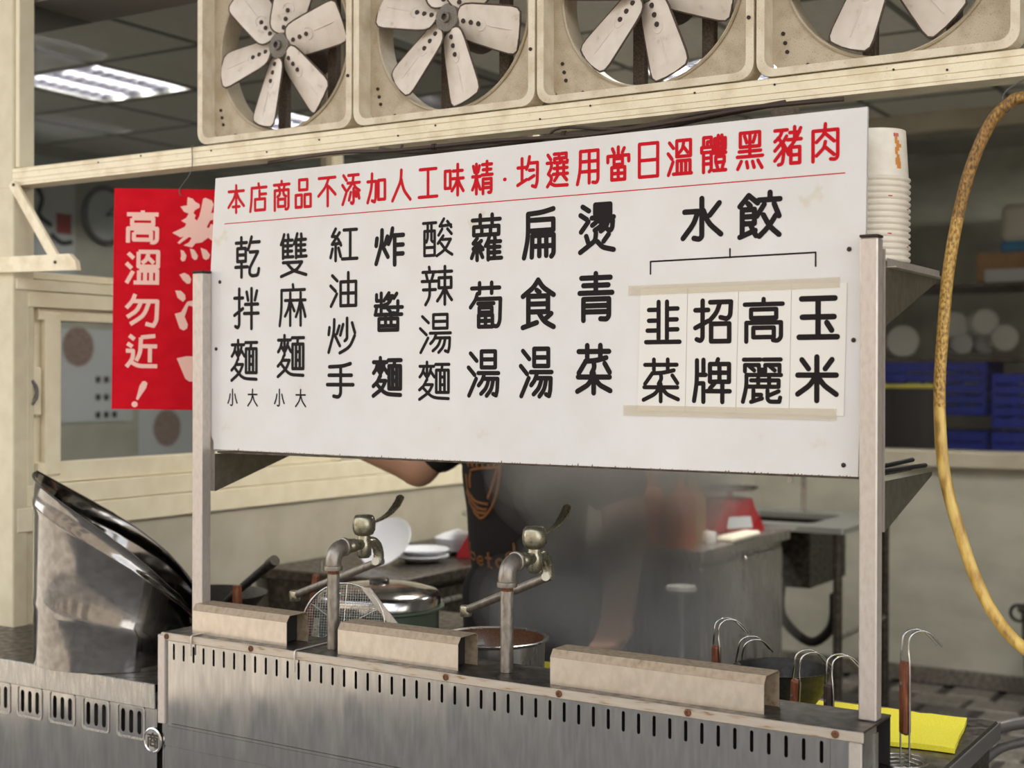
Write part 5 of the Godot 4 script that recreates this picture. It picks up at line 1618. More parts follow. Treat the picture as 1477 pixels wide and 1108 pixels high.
func strainer(foot: Vector3, hook_y: float, lean: float, two: bool, wood: Material, label: String) -> void:
	var t := thing("noodle_strainer", label, "strainer", foot, "noodle strainers behind the front box")
	var xf := Transform3D(Basis(Vector3.UP, -0.7) * Basis(Vector3.BACK, -lean * 0.6), foot)
	var h := hook_y - foot.y
	var g1 := h - 0.05
	var g0 := maxf(0.006, g1 - 0.12)
	var st := new_st()
	bx(st, Vector3(0, (g0 + g1) * 0.5, 0), Vector3(0.021, g1 - g0, 0.014), 0.004, xf)
	part(t, "grip", st, wood)
	for s in ([-1.0, 1.0] if two else [-1.0, 1.0]):
		st = new_st()
		var x: float = 0.0115 * s
		var pts := curve([Vector3(x * 1.05, 0.001, 0.0), Vector3(x * 1.12, g0 + 0.02, 0.0), Vector3(x * 1.12, g1 - 0.01, 0), Vector3(x * 0.8, g1 + 0.02, 0), Vector3(x * 0.8, h - 0.008, -0.004), Vector3(x * 0.75, h, -0.02), Vector3(x * 0.7, h - 0.005, -0.042), Vector3(x * 0.6, h - 0.028, -0.066)], 4)
		var world := []
		for p in pts:
			world.append(xf * p)
		tube(st, world, 0.0017, 7)
		part(t, "hook_wire", st, M.steel_bright)
	st = new_st()
	tube(st, [xf * Vector3(0, g0 + (g1 - g0) * 0.7, 0.0065), xf * Vector3(0, g0 + (g1 - g0) * 0.7, 0.0085)], 0.003, 8)
	part(t, "rivet", st, M.steel)
	st = new_st()
	tube(st, [xf * Vector3(-0.0105, 0.003, 0), xf * Vector3(0.0105, 0.003, 0)], 0.0017, 6)
	part(t, "foot_wire", st, M.steel)

# ---------------------------------------------------------------- kitchen and dining room behind
func background() -> void:
	# steel counter with doors on its right face
	var t := thing("steel_cabinet", "stainless counter with cabinet doors behind the steam", "cabinet", Vector3(-0.13, 0, -2.6))
	var st := new_st()
	box(st, Vector3(-0.33, 0.81, -3.05), Vector3(0.17, 0.85, -2.2), 0.004)
	part(t, "counter_top", st, M.steel)
	st = new_st()
	box(st, Vector3(-0.32, 0.1, -3.03), Vector3(0.14, 0.81, -2.22))
	part(t, "body", st, M.steel)
	for k in 2:
		var z0 := -2.6 - 0.4 * k
		st = new_st()
		box(st, Vector3(0.14, 0.13, z0), Vector3(0.155, 0.785, z0 + 0.37 + 0.004), 0.003)
		var d := part(t, "door", st, M.steel)
		st = new_st()
		var hz := z0 + (0.03 if k == 0 else 0.34)
		tube(st, [Vector3(0.155, 0.4, hz), Vector3(0.178, 0.4, hz), Vector3(0.178, 0.5, hz), Vector3(0.155, 0.5, hz)], 0.005, 8)
		part(d, "handle", st, M.black_plastic)
	for p in [Vector3(-0.29, 0, -3.0), Vector3(0.11, 0, -3.0), Vector3(-0.29, 0, -2.25), Vector3(0.11, 0, -2.25)]:
		st = new_st()
		tube(st, [p + Vector3(0, 0.001, 0), p + Vector3(0, 0.1, 0)], 0.02, 10)
		part(t, "foot", st, M.steel_dark)
	# sink unit behind it
	t = thing("sink_unit", "stainless sink with drainer and leg under the right end of the board", "sink", Vector3(0.1, 0, -3.4))
	st = new_st()
	ring_plate(st, rounded_rect(Vector2(0.05, 3.44), 0.33, 0.36, 0.02, 4), rounded_rect(Vector2(0.0, 3.4), 0.2, 0.2, 0.04, 4), -0.012, 0.012, Transform3D(Basis(Vector3.RIGHT, Vector3(0, 0, -1), Vector3.UP), Vector3(0, 0.85, 0)))
	part(t, "sink_top", st, M.drainer)
	st = new_st()
	box(st, Vector3(-0.2, 0.6, -3.62), Vector3(0.2, 0.605, -3.18))
	for e in [[Vector3(-0.205, 0.6, -3.62), Vector3(-0.2, 0.84, -3.18)], [Vector3(0.2, 0.6, -3.62), Vector3(0.205, 0.84, -3.18)], [Vector3(-0.2, 0.6, -3.625), Vector3(0.2, 0.84, -3.62)], [Vector3(-0.2, 0.6, -3.18), Vector3(0.2, 0.84, -3.175)]]:
		box(st, e[0], e[1])
	part(t, "basin", st, M.steel_dark)
	for p in [Vector3(0.34, 0, -3.12), Vector3(0.34, 0, -3.74), Vector3(-0.24, 0, -3.74)]:
		st = new_st()
		tube(st, [p + Vector3(0, 0.001, 0), p + Vector3(0, 0.838, 0)], 0.018, 10)
		part(t, "leg", st, M.steel_dark)
	st = new_st()
	tube(st, [Vector3(0.34, 0.42, -3.12), Vector3(0.34, 0.42, -3.74)], 0.012, 8)
	part(t, "stretcher", st, M.steel)
	st = new_st()
	tube(st, curve([Vector3(0.0, 0.6, -3.4), Vector3(0.02, 0.45, -3.35), Vector3(0.16, 0.36, -3.3), Vector3(0.27, 0.44, -3.25), Vector3(0.3, 0.58, -3.2)], 5), 0.02, 10)
	part(t, "drain_hose", st, M.black_plastic)
	st = new_st()
	tube(st, curve([Vector3(0.0, 0.862, -3.66), Vector3(0.0, 1.02, -3.66), Vector3(0.0, 1.06, -3.62), Vector3(0.0, 1.05, -3.52), Vector3(0.0, 1.0, -3.5)], 5), 0.011, 10)
	part(t, "sink_tap", st, M.steel_bright)
	# red weighing scale on the counter
	scale_thing(Vector3(-0.02, 0.851, -2.88), 1.0, 0.17, "dark red kitchen scale with round pan on the steel counter")
	scale_thing(Vector3(-0.44, 0.8365, -1.78), 0.5, 0.15, "red kitchen scale on the side counter behind the cook's elbow")
	t = thing("chopping_board", "pale plastic chopping board on the steel counter's edge", "board", Vector3(0.08, 0.851, -2.72))
	st = new_st()
	bx(st, Vector3(0.13, 0.862, -2.62), Vector3(0.07, 0.02, 0.26), 0.006)
	part(t, "board_slab", st, M.plug_white)
	t = thing("sauce_bottle", "orange sauce bottle with nozzle on the steel counter, nearest", "bottle", Vector3(0.05, 0.851, -2.28), "bottles on the steel counter")
	bottle(t, Vector3(0.05, 0.851, -2.28), 0.055, 0.2, M.sauce)
	t = thing("sauce_bottle", "orange sauce bottle left of the nearest one on the counter", "bottle", Vector3(-0.08, 0.851, -2.3), "bottles on the steel counter")
	bottle(t, Vector3(-0.08, 0.851, -2.3), 0.055, 0.21, M.sauce)
	t = thing("sauce_bottle", "tan sauce bottle beside the red scale on the counter", "bottle", Vector3(0.0, 0.851, -2.5), "bottles on the steel counter")
	bottle(t, Vector3(0.0, 0.851, -2.5), 0.045, 0.18, M.sauce_tan)
	t = thing("condiment_jar", "small white jar between the sauce bottles on the counter", "jar", Vector3(0.1, 0.851, -2.42))
	st = new_st()
	lathe(st, [Vector2(0.0001, 0), Vector2(0.022, 0), Vector2(0.024, 0.004), Vector2(0.024, 0.04), Vector2(0.02, 0.045), Vector2(0.0001, 0.046)], Vector3(0.1, 0.851, -2.42), 18)
	part(t, "jar_body", st, M.cup_white)
	# white stool or stand at the cook's side
	t = thing("round_stand", "small white topped stand with thin pole beside the cook", "stand", Vector3(0.3, 0, -1.75))
	st = new_st()
	lathe(st, [Vector2(0.0001, 0.0), Vector2(0.045, 0.0), Vector2(0.05, 0.008), Vector2(0.046, 0.018), Vector2(0.0001, 0.02)], Vector3(0.3, 0.78, -1.75), 24)
	part(t, "top", st, M.cup_white)
	st = new_st()
	tube(st, [Vector3(0.3, 0.02, -1.75), Vector3(0.3, 0.78, -1.75)], 0.008, 10)
	part(t, "pole", st, M.cup_white)
	st = new_st()
	lathe(st, [Vector2(0.0001, 0.0), Vector2(0.1, 0.0), Vector2(0.1, 0.012), Vector2(0.02, 0.02), Vector2(0.0001, 0.02)], Vector3(0.3, 0.001, -1.75), 24)
	part(t, "base", st, M.steel_dark)
	# side counter along the partition with trays and plates
	t = thing("side_counter", "dark steel side counter along the cream partition", "counter", Vector3(-0.66, 0, -1.6))
	st = new_st()
	box(st, Vector3(-0.915, 0.8, -2.3), Vector3(-0.36, 0.835, -1.15), 0.004)
	part(t, "counter_top", st, M.steel_dark)
	st = new_st()
	box(st, Vector3(-0.9, 0.02, -2.28), Vector3(-0.4, 0.8, -1.18))
	part(t, "body", st, M.steel_dark)
	for k in 2:
		st = new_st()
		box(st, Vector3(-0.4, 0.6 - 0.25 * k, -1.75), Vector3(-0.385, 0.78 - 0.25 * k, -1.25), 0.004)
		var d := part(t, "drawer", st, M.steel_dark)
		st = new_st()
		box(st, Vector3(-0.385, 0.73 - 0.25 * k, -1.6), Vector3(-0.37, 0.745 - 0.25 * k, -1.4), 0.003)
		part(d, "handle", st, M.steel)
	t = thing("drawer_box", "low dark steel box in front of the side counter", "box", Vector3(-0.1, 0, -1.1))
	st = new_st()
	box(st, Vector3(-0.34, 0.0, -1.14), Vector3(0.0, 0.74, -0.86), 0.004)
	part(t, "body", st, M.steel_dark)
	st = new_st()
	box(st, Vector3(-0.35, 0.741, -1.15), Vector3(0.01, 0.76, -0.85), 0.003)
	part(t, "lid", st, M.steel_dark)
	for k in 3:
		t = thing("white_plate", ["upright white plate leaning on the side counter, leftmost", "white plate lying flat in the stack on the side counter", "white plate on top of the stack on the side counter"][k], "plate", Vector3(-0.7 + 0.13 * k, 0.837, -1.4), "plates on the side counter")
		st = new_st()
		var bs := Basis(Vector3.RIGHT, 0.9) if k == 0 else Basis()
		var pc := Vector3(-0.6, 0.9, -1.42) if k == 0 else Vector3(-0.56, 0.837 + 0.02 * (k - 1), -1.55)
		lathe(st, [Vector2(0.0001, 0.0), Vector2(0.05, 0.0), Vector2(0.085, 0.014), Vector2(0.095, 0.02), Vector2(0.094, 0.023), Vector2(0.08, 0.017), Vector2(0.048, 0.005), Vector2(0.0001, 0.004)], pc, 36, bs)
		part(t, "dish", st, M.plate_white)
	t = thing("plastic_bag", "crumpled white plastic bag on the side counter", "bag", Vector3(-0.5, 0.836, -1.72))
	st = new_st()
	rng.seed = 31
	var pf := [Vector2(0.0001, 0.0)]
	for k in 6:
		pf.append(Vector2(0.09 * sin(PI * (k + 1.2) / 8.0) + rng.randf_range(-0.01, 0.01), 0.014 * k))
	pf.append(Vector2(0.0001, 0.085))
	lathe(st, pf, Vector3(-0.58, 0.836, -1.8), 10, Basis(), false)
	part(t, "bag_film", st, M.plate_white)
	# grey folding chair and black bucket at the right
	t = thing("folding_chair", "grey metal folding chair back at the bottom right corner", "chair", Vector3(1.5, 0, -1.1))
	var loop := curve([Vector3(1.34, 0.35, -1.05), Vector3(1.345, 0.54, -1.12), Vector3(1.36, 0.6, -1.14), Vector3(1.42, 0.635, -1.16), Vector3(1.52, 0.65, -1.2), Vector3(1.66, 0.635, -1.24), Vector3(1.7, 0.59, -1.25), Vector3(1.71, 0.35, -1.2)], 5)
	st = new_st()
	tube(st, loop, 0.014, 10)
	part(t, "back_frame", st, M.grey_paint)
	st = new_st()
	tube(st, curve([Vector3(1.37, 0.55, -1.13), Vector3(1.42, 0.59, -1.15), Vector3(1.53, 0.61, -1.19), Vector3(1.68, 0.58, -1.24)], 5), 0.011, 10)
	part(t, "back_bar", st, M.grey_paint)
	st = new_st()
	bx(st, Vector3(1.52, 0.36, -1.0), Vector3(0.36, 0.025, 0.34), 0.01)
	part(t, "seat", st, M.grey_paint)
	for e in [[Vector3(1.34, 0.35, -1.05), Vector3(1.33, 0.002, -0.82)], [Vector3(1.71, 0.35, -1.2), Vector3(1.72, 0.002, -0.9)], [Vector3(1.36, 0.35, -0.9), Vector3(1.34, 0.002, -1.25)], [Vector3(1.7, 0.35, -0.9), Vector3(1.71, 0.002, -1.3)]]:
		st = new_st()
		tube(st, e, 0.013, 10)
		part(t, "leg", st, M.grey_paint)
	t = thing("black_bucket", "black bucket with ring handle by the back wall", "bucket", Vector3(1.0, 0.0, -4.1))
	st = new_st()
	lathe(st, [Vector2(0.0001, 0.0), Vector2(0.16, 0.0), Vector2(0.185, 0.44), Vector2(0.2, 0.445), Vector2(0.2, 0.46), Vector2(0.178, 0.46), Vector2(0.15, 0.02), Vector2(0.0001, 0.02)], Vector3(1.02, 0.001, -4.1), 32)
	part(t, "pail", st, M.iron)
	st = new_st()
	var hp := []
	for k in 17:
		hp.append(Vector3(0.84 + 0.035 * cos(TAU * k / 16), 0.44 + 0.035 * sin(TAU * k / 16), -4.02))
	tube(st, hp, 0.007, 8, false)
	part(t, "ring_handle", st, M.iron)
	# storeroom behind the long window
	for k in 5:
		var c: Vector3 = [Vector3(0.16, 0.9, -5.35), Vector3(0.16, 1.26, -5.35), Vector3(0.75, 0.9, -5.3), Vector3(0.75, 1.2, -5.3), Vector3(1.35, 0.9, -5.35)][k]
		crate(c, ["blue plastic crate low behind the black framed panel", "blue plastic crate on top behind the black framed panel", "blue plastic crate low at the hose's right", "blue plastic crate on top at the hose's right", "blue plastic crate farthest right in the storeroom"][k])
	t = thing("storage_table", "long storage table in the room behind the window", "table", Vector3(0.6, 0, -5.4))
	st = new_st()
	box(st, Vector3(-0.5, 0.85, -5.75), Vector3(2.0, 0.895, -5.0), 0.005)
	part(t, "table_top", st, M.grey_paint)
	for p in [Vector3(-0.45, 0, -5.7), Vector3(1.95, 0, -5.7), Vector3(-0.45, 0, -5.05), Vector3(1.95, 0, -5.05)]:
		st = new_st()
		tube(st, [p + Vector3(0, 0.001, 0), p + Vector3(0, 0.85, 0)], 0.02, 8)
		part(t, "leg", st, M.grey_paint)
	t = thing("framed_panel", "black panel with yellow frame leaning inside the long window", "panel", Vector3(0.1, 1.112, -4.62))
	st = new_st()
	box(st, Vector3(-0.3, 1.0, -4.66), Vector3(0.32, 1.41, -4.64))
	part(t, "black_sheet", st, M.black_plastic)
	for e in [[Vector3(-0.3, 1.405, -4.665), Vector3(0.335, 1.425, -4.63)], [Vector3(0.317, 1.0, -4.665), Vector3(0.337, 1.405, -4.63)]]:
		st = new_st()
		box(st, e[0], e[1], 0.003)
		part(t, "frame_bar", st, M.yellow_frame)
	st = new_st()
	box(st, Vector3(0.0, 1.33, -4.637), Vector3(0.03, 1.38, -4.634))
	part(t, "paper_tag", st, M.print_pink)
	# stacked cups lying on their sides with their ends towards the window
	var cups := [[1303, 490, 0.085], [1372, 468, 0.075], [1422, 465, 0.068], [1449, 488, 0.068], [1386, 494, 0.055], [1412, 494, 0.055]]
	var cpos := [Vector3(-0.01, 1.655, -5.2), Vector3(0.235, 1.735, -5.3), Vector3(0.42, 1.75, -5.2), Vector3(0.52, 1.665, -5.2), Vector3(0.29, 1.64, -5.25), Vector3(0.385, 1.64, -5.35)]
	var what := ["largest, left of the hose", "behind the hose", "upper one right of the hose", "brightest, lower right of the hose", "small grey one right of the hose", "small one half hidden between the others"]
	for k in 6:
		t = thing("cup_sleeve", "white sleeve of cups lying end on, %s" % what[k], "cups", cpos[k], "sleeves of cups in the storeroom")
		st = new_st()
		var r: float = cups[k][2]
		lathe(st, [Vector2(0.0001, -0.2), Vector2(r * 0.86, -0.2), Vector2(r, -0.02), Vector2(r, 0.0), Vector2(r * 0.93, 0.002), Vector2(r * 0.9, -0.006), Vector2(0.0001, -0.006)], cpos[k], 30, Basis(Vector3.UP, 0.45) * Basis(Vector3.RIGHT, PI / 2))
		part(t, "cup_stack", st, M.cup_white if k != 4 and k != 5 else M.poster)
	t = thing("wire_shelf", "storeroom wire shelf carrying cups and boxes", "shelf", Vector3(0.6, 1.56, -5.4))
	for y in [1.54, 1.93]:
		st = new_st()
		box(st, Vector3(-0.6, y, -5.75), Vector3(2.0, y + 0.02, -5.15), 0.003)
		part(t, "shelf_deck", st, M.steel_dark)
	for p in [Vector3(-0.58, 0, -5.78), Vector3(1.98, 0, -5.78)]:
		st = new_st()
		box(st, Vector3(p.x - 0.015, 0.0, p.z - 0.015), Vector3(p.x + 0.015, 2.4, p.z + 0.015))
		part(t, "upright", st, M.steel_dark)
	t = thing("cardboard_box", "brown cardboard box on the storeroom shelf", "box", Vector3(0.62, 1.951, -5.4))
	st = new_st()
	box(st, Vector3(0.36, 1.951, -5.7), Vector3(0.95, 2.11, -5.25), 0.004)
	part(t, "carton", st, M.cardboard)
	st = new_st()
	box(st, Vector3(0.62, 2.05, -5.249), Vector3(0.75, 2.09, -5.2475))
	part(t, "red_stamp", st, M.seal_red)
	t = thing("white_carton", "pale carton standing before the brown box in the storeroom", "box", Vector3(0.6, 1.75, -5.2))
	st = new_st()
	box(st, Vector3(0.42, 1.951, -5.24), Vector3(0.66, 2.02, -5.17), 0.003)
	part(t, "carton", st, M.poster)
	t = thing("detergent_jug", "white jug with blue base and red mark on the cardboard box", "jug", Vector3(0.65, 2.112, -5.4))
	st = new_st()
	box(st, Vector3(0.47, 2.17, -5.5), Vector3(0.86, 2.37, -5.3), 0.03)
	part(t, "body", st, M.jug)
	st = new_st()
	box(st, Vector3(0.47, 2.112, -5.5), Vector3(0.86, 2.172, -5.3), 0.01)
	part(t, "blue_base", st, M.jug_blue)
	st = new_st()
	prism(st, [Vector2(0.6, 2.235), Vector2(0.72, 2.25), Vector2(0.72, 2.19), Vector2(0.64, 2.2)], -5.2995, -5.298)
	part(t, "red_mark", st, M.print_red)
	# dining room: posters, clock
	t = thing("wall_clock", "round wall clock in the dining room seen left of the red board", "clock", Vector3(-3.98, 2.37, -3.24))
	st = new_st()
	lathe(st, [Vector2(0.0001, 0.0), Vector2(0.165, 0.0), Vector2(0.17, 0.02), Vector2(0.16, 0.035), Vector2(0.145, 0.03), Vector2(0.142, 0.012), Vector2(0.0001, 0.012)], Vector3(-3.999, 2.37, -3.24), 36, Basis(Vector3.BACK, -PI / 2))
	part(t, "case", st, M.grey_paint)
	st = new_st()
	lathe(st, [Vector2(0.14, 0.0), Vector2(0.14, 0.002), Vector2(0.0001, 0.002)], Vector3(-3.986, 2.37, -3.24), 32, Basis(Vector3.BACK, -PI / 2))
	part(t, "dial", st, M.poster)
	for e in [[0.7, 0.1], [0.2, 0.07]]:
		st = new_st()
		tube(st, [Vector3(-3.982, 2.37, -3.24), Vector3(-3.982, 2.37 + e[1] * sin(e[0]), -3.24 - e[1] * cos(e[0]))], 0.005, 6)
		part(t, "hand", st, M.ink)
	t = thing("calligraphy_poster", "pale poster with black brush writing and a red seal", "poster", Vector3(-3.99, 2.0, -2.85))
	st = new_st()
	box(st, Vector3(-3.998, 1.75, -3.03), Vector3(-3.992, 2.65, -2.55))
	part(t, "sheet", st, M.poster)
	st = new_st()
	for e in [[Vector3(-3.99, 2.5, -2.75), Vector3(-3.99, 2.42, -2.8), Vector3(-3.99, 2.33, -2.78), Vector3(-3.99, 2.28, -2.86)], [Vector3(-3.99, 2.45, -2.68), Vector3(-3.99, 2.36, -2.7), Vector3(-3.99, 2.25, -2.68)], [Vector3(-3.99, 2.23, -2.86), Vector3(-3.99, 2.19, -2.93), Vector3(-3.99, 2.2, -3.0)]]:
		tube(st, curve(e, 5), 0.014, 6)
	part(t, "brush_strokes", st, M.ink)
	st = new_st()
	box(st, Vector3(-3.992, 2.24, -3.0), Vector3(-3.989, 2.35, -2.9))
	part(t, "red_seal", st, M.seal_red)
	# posters behind the sliding window
	var ps := [["pale poster with a food picture behind the sliding window", Vector3(-3.998, 1.2, -3.45), Vector3(-3.992, 1.72, -2.75)], ["pale menu poster behind the warning board", Vector3(-3.998, 0.9, -4.3), Vector3(-3.992, 1.6, -3.5)]]
	for k in 2:
		t = thing("menu_poster", ps[k][0], "poster", (ps[k][1] + ps[k][2]) * 0.5, "posters in the dining room")
		st = new_st()
		box(st, ps[k][1], ps[k][2])
		part(t, "sheet", st, M.poster)
		st = new_st()
		var pc: Vector3 = [Vector3(-3.991, 1.62, -3.05), Vector3(-3.991, 1.15, -3.72)][k]
		lathe(st, [Vector2(0.11, 0.0), Vector2(0.11, 0.002), Vector2(0.0001, 0.002)], pc, 24, Basis(Vector3.BACK, -PI / 2))
		part(t, "food_picture", st, M.food_brown)
		st = new_st()
		for m in 3:
			for q in 3:
				box(st, Vector3(-3.992, pc.y - 0.2 - 0.1 * m, pc.z - 0.16 - 0.06 * q), Vector3(-3.99, pc.y - 0.165 - 0.1 * m, pc.z - 0.125 - 0.06 * q))
		part(t, "printed_words", st, M.ink)

func bottle(t: Node3D, at: Vector3, r: float, h: float, m: Material) -> void:
	var st := new_st()
	lathe(st, [Vector2(0.0001, 0.0), Vector2(r * 0.95, 0.0), Vector2(r, 0.006), Vector2(r, h * 0.8), Vector2(r * 0.8, h * 0.92), Vector2(r * 0.45, h)], at, 24)
	part(t, "body", st, m)
	st = new_st()
	lathe(st, [Vector2(r * 0.46, h), Vector2(r * 0.46, h + 0.015), Vector2(r * 0.2, h + 0.02), Vector2(r * 0.1, h + 0.05), Vector2(0.0001, h + 0.051)], at, 16)
	part(t, "nozzle_cap", st, m)

func crate(c: Vector3, label: String) -> void:
	var t := thing("plastic_crate", label, "crate", c, "blue crates in the storeroom")
	var st := new_st()
	var s := Vector3(0.54, 0.3, 0.38)
	box(st, c + Vector3(-s.x / 2, 0, -s.z / 2), c + Vector3(s.x / 2, 0.012, s.z / 2))
	part(t, "bottom", st, M.blue_crate)
	for e in [[-1, 0], [1, 0], [0, -1], [0, 1]]:
		st = new_st()
		for k in 5:
			var y := 0.03 + 0.056 * k
			if e[0] != 0:
				bx(st, c + Vector3(e[0] * s.x / 2, y, 0), Vector3(0.012, 0.044 if k < 4 else 0.05, s.z), 0.002)
			else:
				bx(st, c + Vector3(0, y, e[1] * s.z / 2), Vector3(s.x, 0.044 if k < 4 else 0.05, 0.012), 0.002)
		for k in 6:
			var f := -0.5 + k / 5.0
			if e[0] != 0:
				bx(st, c + Vector3(e[0] * s.x / 2, 0.14, f * (s.z - 0.02)), Vector3(0.016, 0.26, 0.016))
			else:
				bx(st, c + Vector3(f * (s.x - 0.02), 0.14, e[1] * s.z / 2), Vector3(0.016, 0.26, 0.016))
		part(t, "slatted_side", st, M.blue_crate)

func scale_thing(at: Vector3, turn: float, h: float, label: String) -> void:
	var t := thing("kitchen_scale", label, "scale", at, "red kitchen scales")
	var xf := Transform3D(Basis(Vector3.UP, turn), at)
	var st := new_st()
	var k := h / 0.17
	prism(st, [Vector2(-0.12 * k, 0.001), Vector2(0.12 * k, 0.001), Vector2(0.11 * k, 0.03 * k), Vector2(0.07 * k, 0.1 * k), Vector2(0.06 * k, h * 0.76), Vector2(-0.06 * k, h * 0.76), Vector2(-0.07 * k, 0.1 * k), Vector2(-0.11 * k, 0.03 * k)], -0.07 * k, 0.07 * k, xf)
	part(t, "housing", st, M.red_scale)
	st = new_st()
	prism(st, [Vector2(-0.06 * k, 0.015 * k), Vector2(0.06 * k, 0.015 * k), Vector2(0.05 * k, 0.06 * k), Vector2(-0.05 * k, 0.06 * k)], 0.07 * k, 0.074 * k, xf)
	part(t, "dial", st, M.poster)
	st = new_st()
	tube(st, [xf * Vector3(0, h * 0.75, 0), xf * Vector3(0, h * 0.95, 0)], 0.012 * k, 10)
	part(t, "stem", st, M.red_scale)
	st = new_st()
	lathe(st, [Vector2(0.0001, h * 0.93), Vector2(0.1 * k, h * 0.95), Vector2(0.115 * k, h), Vector2(0.112 * k, h + 0.003), Vector2(0.095 * k, h * 0.97), Vector2(0.0001, h * 0.95)], at, 30)
	part(t, "pan", st, M.steel_bright)

# ---------------------------------------------------------------- the cook
func body_mesh(bones: Array, cell: float, blend: float, lo: Vector3, hi: Vector3) -> Dictionary:   # bones: [a, b, ra, rb, flatten z]; smooth union meshed as surface nets
	var nx := int((hi.x - lo.x) / cell) + 2
	var ny := int((hi.y - lo.y) / cell) + 2
	var nz := int((hi.z - lo.z) / cell) + 2
	var f := PackedFloat32Array()
	f.resize(nx * ny * nz)
	f.fill(0.2)
	for bn in bones:
		var a: Vector3 = bn[0]
		var b: Vector3 = bn[1]
		var ra: float = bn[2]
		var rb: float = bn[3]
		var fl: float = bn[4] if bn.size() > 4 else 1.0
		var pad: float = maxf(ra, rb) * maxf(1.0, 1.0 / fl) + blend * 2.0 + cell * 2.0
		var l := (a.min(b) - Vector3.ONE * pad - lo) / cell
		var u := (a.max(b) + Vector3.ONE * pad - lo) / cell
		var ab := b - a
		var d2 := maxf(ab.length_squared(), 1e-9)
		for i in range(maxi(0, int(l.x)), mini(nx, int(u.x) + 1)):
			for j in range(maxi(0, int(l.y)), mini(ny, int(u.y) + 1)):
				for k in range(maxi(0, int(l.z)), mini(nz, int(u.z) + 1)):
					var p := lo + Vector3(i, j, k) * cell
					var t := clampf((p - a).dot(ab) / d2, 0, 1)
					var q := p - (a + ab * t)
					q.z /= fl
					var d := q.length() - lerpf(ra, rb, t)
					var at := (i * ny + j) * nz + k
					var o := f[at]
					var h := maxf(blend - absf(o - d), 0.0) / blend
					f[at] = minf(o, d) - h * h * blend * 0.25
	return {"f": f, "nx": nx, "ny": ny, "nz": nz, "lo": lo, "cell": cell}

func net(g: Dictionary, st: SurfaceTool) -> void:
	st.set_smooth_group(1)
	var f: PackedFloat32Array = g.f
	var nx: int = g.nx
	var ny: int = g.ny
	var nz: int = g.nz
	var vert := {}
	for i in nx - 1:
		for j in ny - 1:
			for k in nz - 1:
				var at := (i * ny + j) * nz + k
				var inside := 0
				var vals := []
				for c in 8:
					var v := f[at + (c & 1) * ny * nz + ((c >> 1) & 1) * nz + ((c >> 2) & 1)]
					vals.append(v)
					if v < 0.0:
						inside += 1
				if inside == 0 or inside == 8:
					continue
				var sum := Vector3.ZERO
				var n := 0
				for e in [[0, 1], [2, 3], [4, 5], [6, 7], [0, 2], [1, 3], [4, 6], [5, 7], [0, 4], [1, 5], [2, 6], [3, 7]]:
					var va: float = vals[e[0]]
					var vb: float = vals[e[1]]
					if (va < 0.0) != (vb < 0.0):
						var t := va / (va - vb)
						var pa := Vector3(e[0] & 1, (e[0] >> 1) & 1, (e[0] >> 2) & 1)
						var pb := Vector3(e[1] & 1, (e[1] >> 1) & 1, (e[1] >> 2) & 1)
						sum += pa.lerp(pb, t)
						n += 1
				vert[at] = g.lo + (Vector3(i, j, k) + sum / n) * g.cell
	var step := [ny * nz, nz, 1]
	for at in vert:
		for ax in 3:
			var s: int = step[ax]
			var s1: int = step[(ax + 1) % 3]
			var s2: int = step[(ax + 2) % 3]
			if at + s >= f.size() or (f[at] < 0.0) == (f[at + s] < 0.0):
				continue
			if not (vert.has(at - s1) and vert.has(at - s2) and vert.has(at - s1 - s2)):
				continue
			var a: Vector3 = vert[at]
			var b: Vector3 = vert[at - s1]
			var c: Vector3 = vert[at - s1 - s2]
			var d: Vector3 = vert[at - s2]
			if f[at] < 0.0:
				tri(st, a, c, b)
				tri(st, a, d, c)
			else:
				tri(st, a, b, c)
				tri(st, a, c, d)

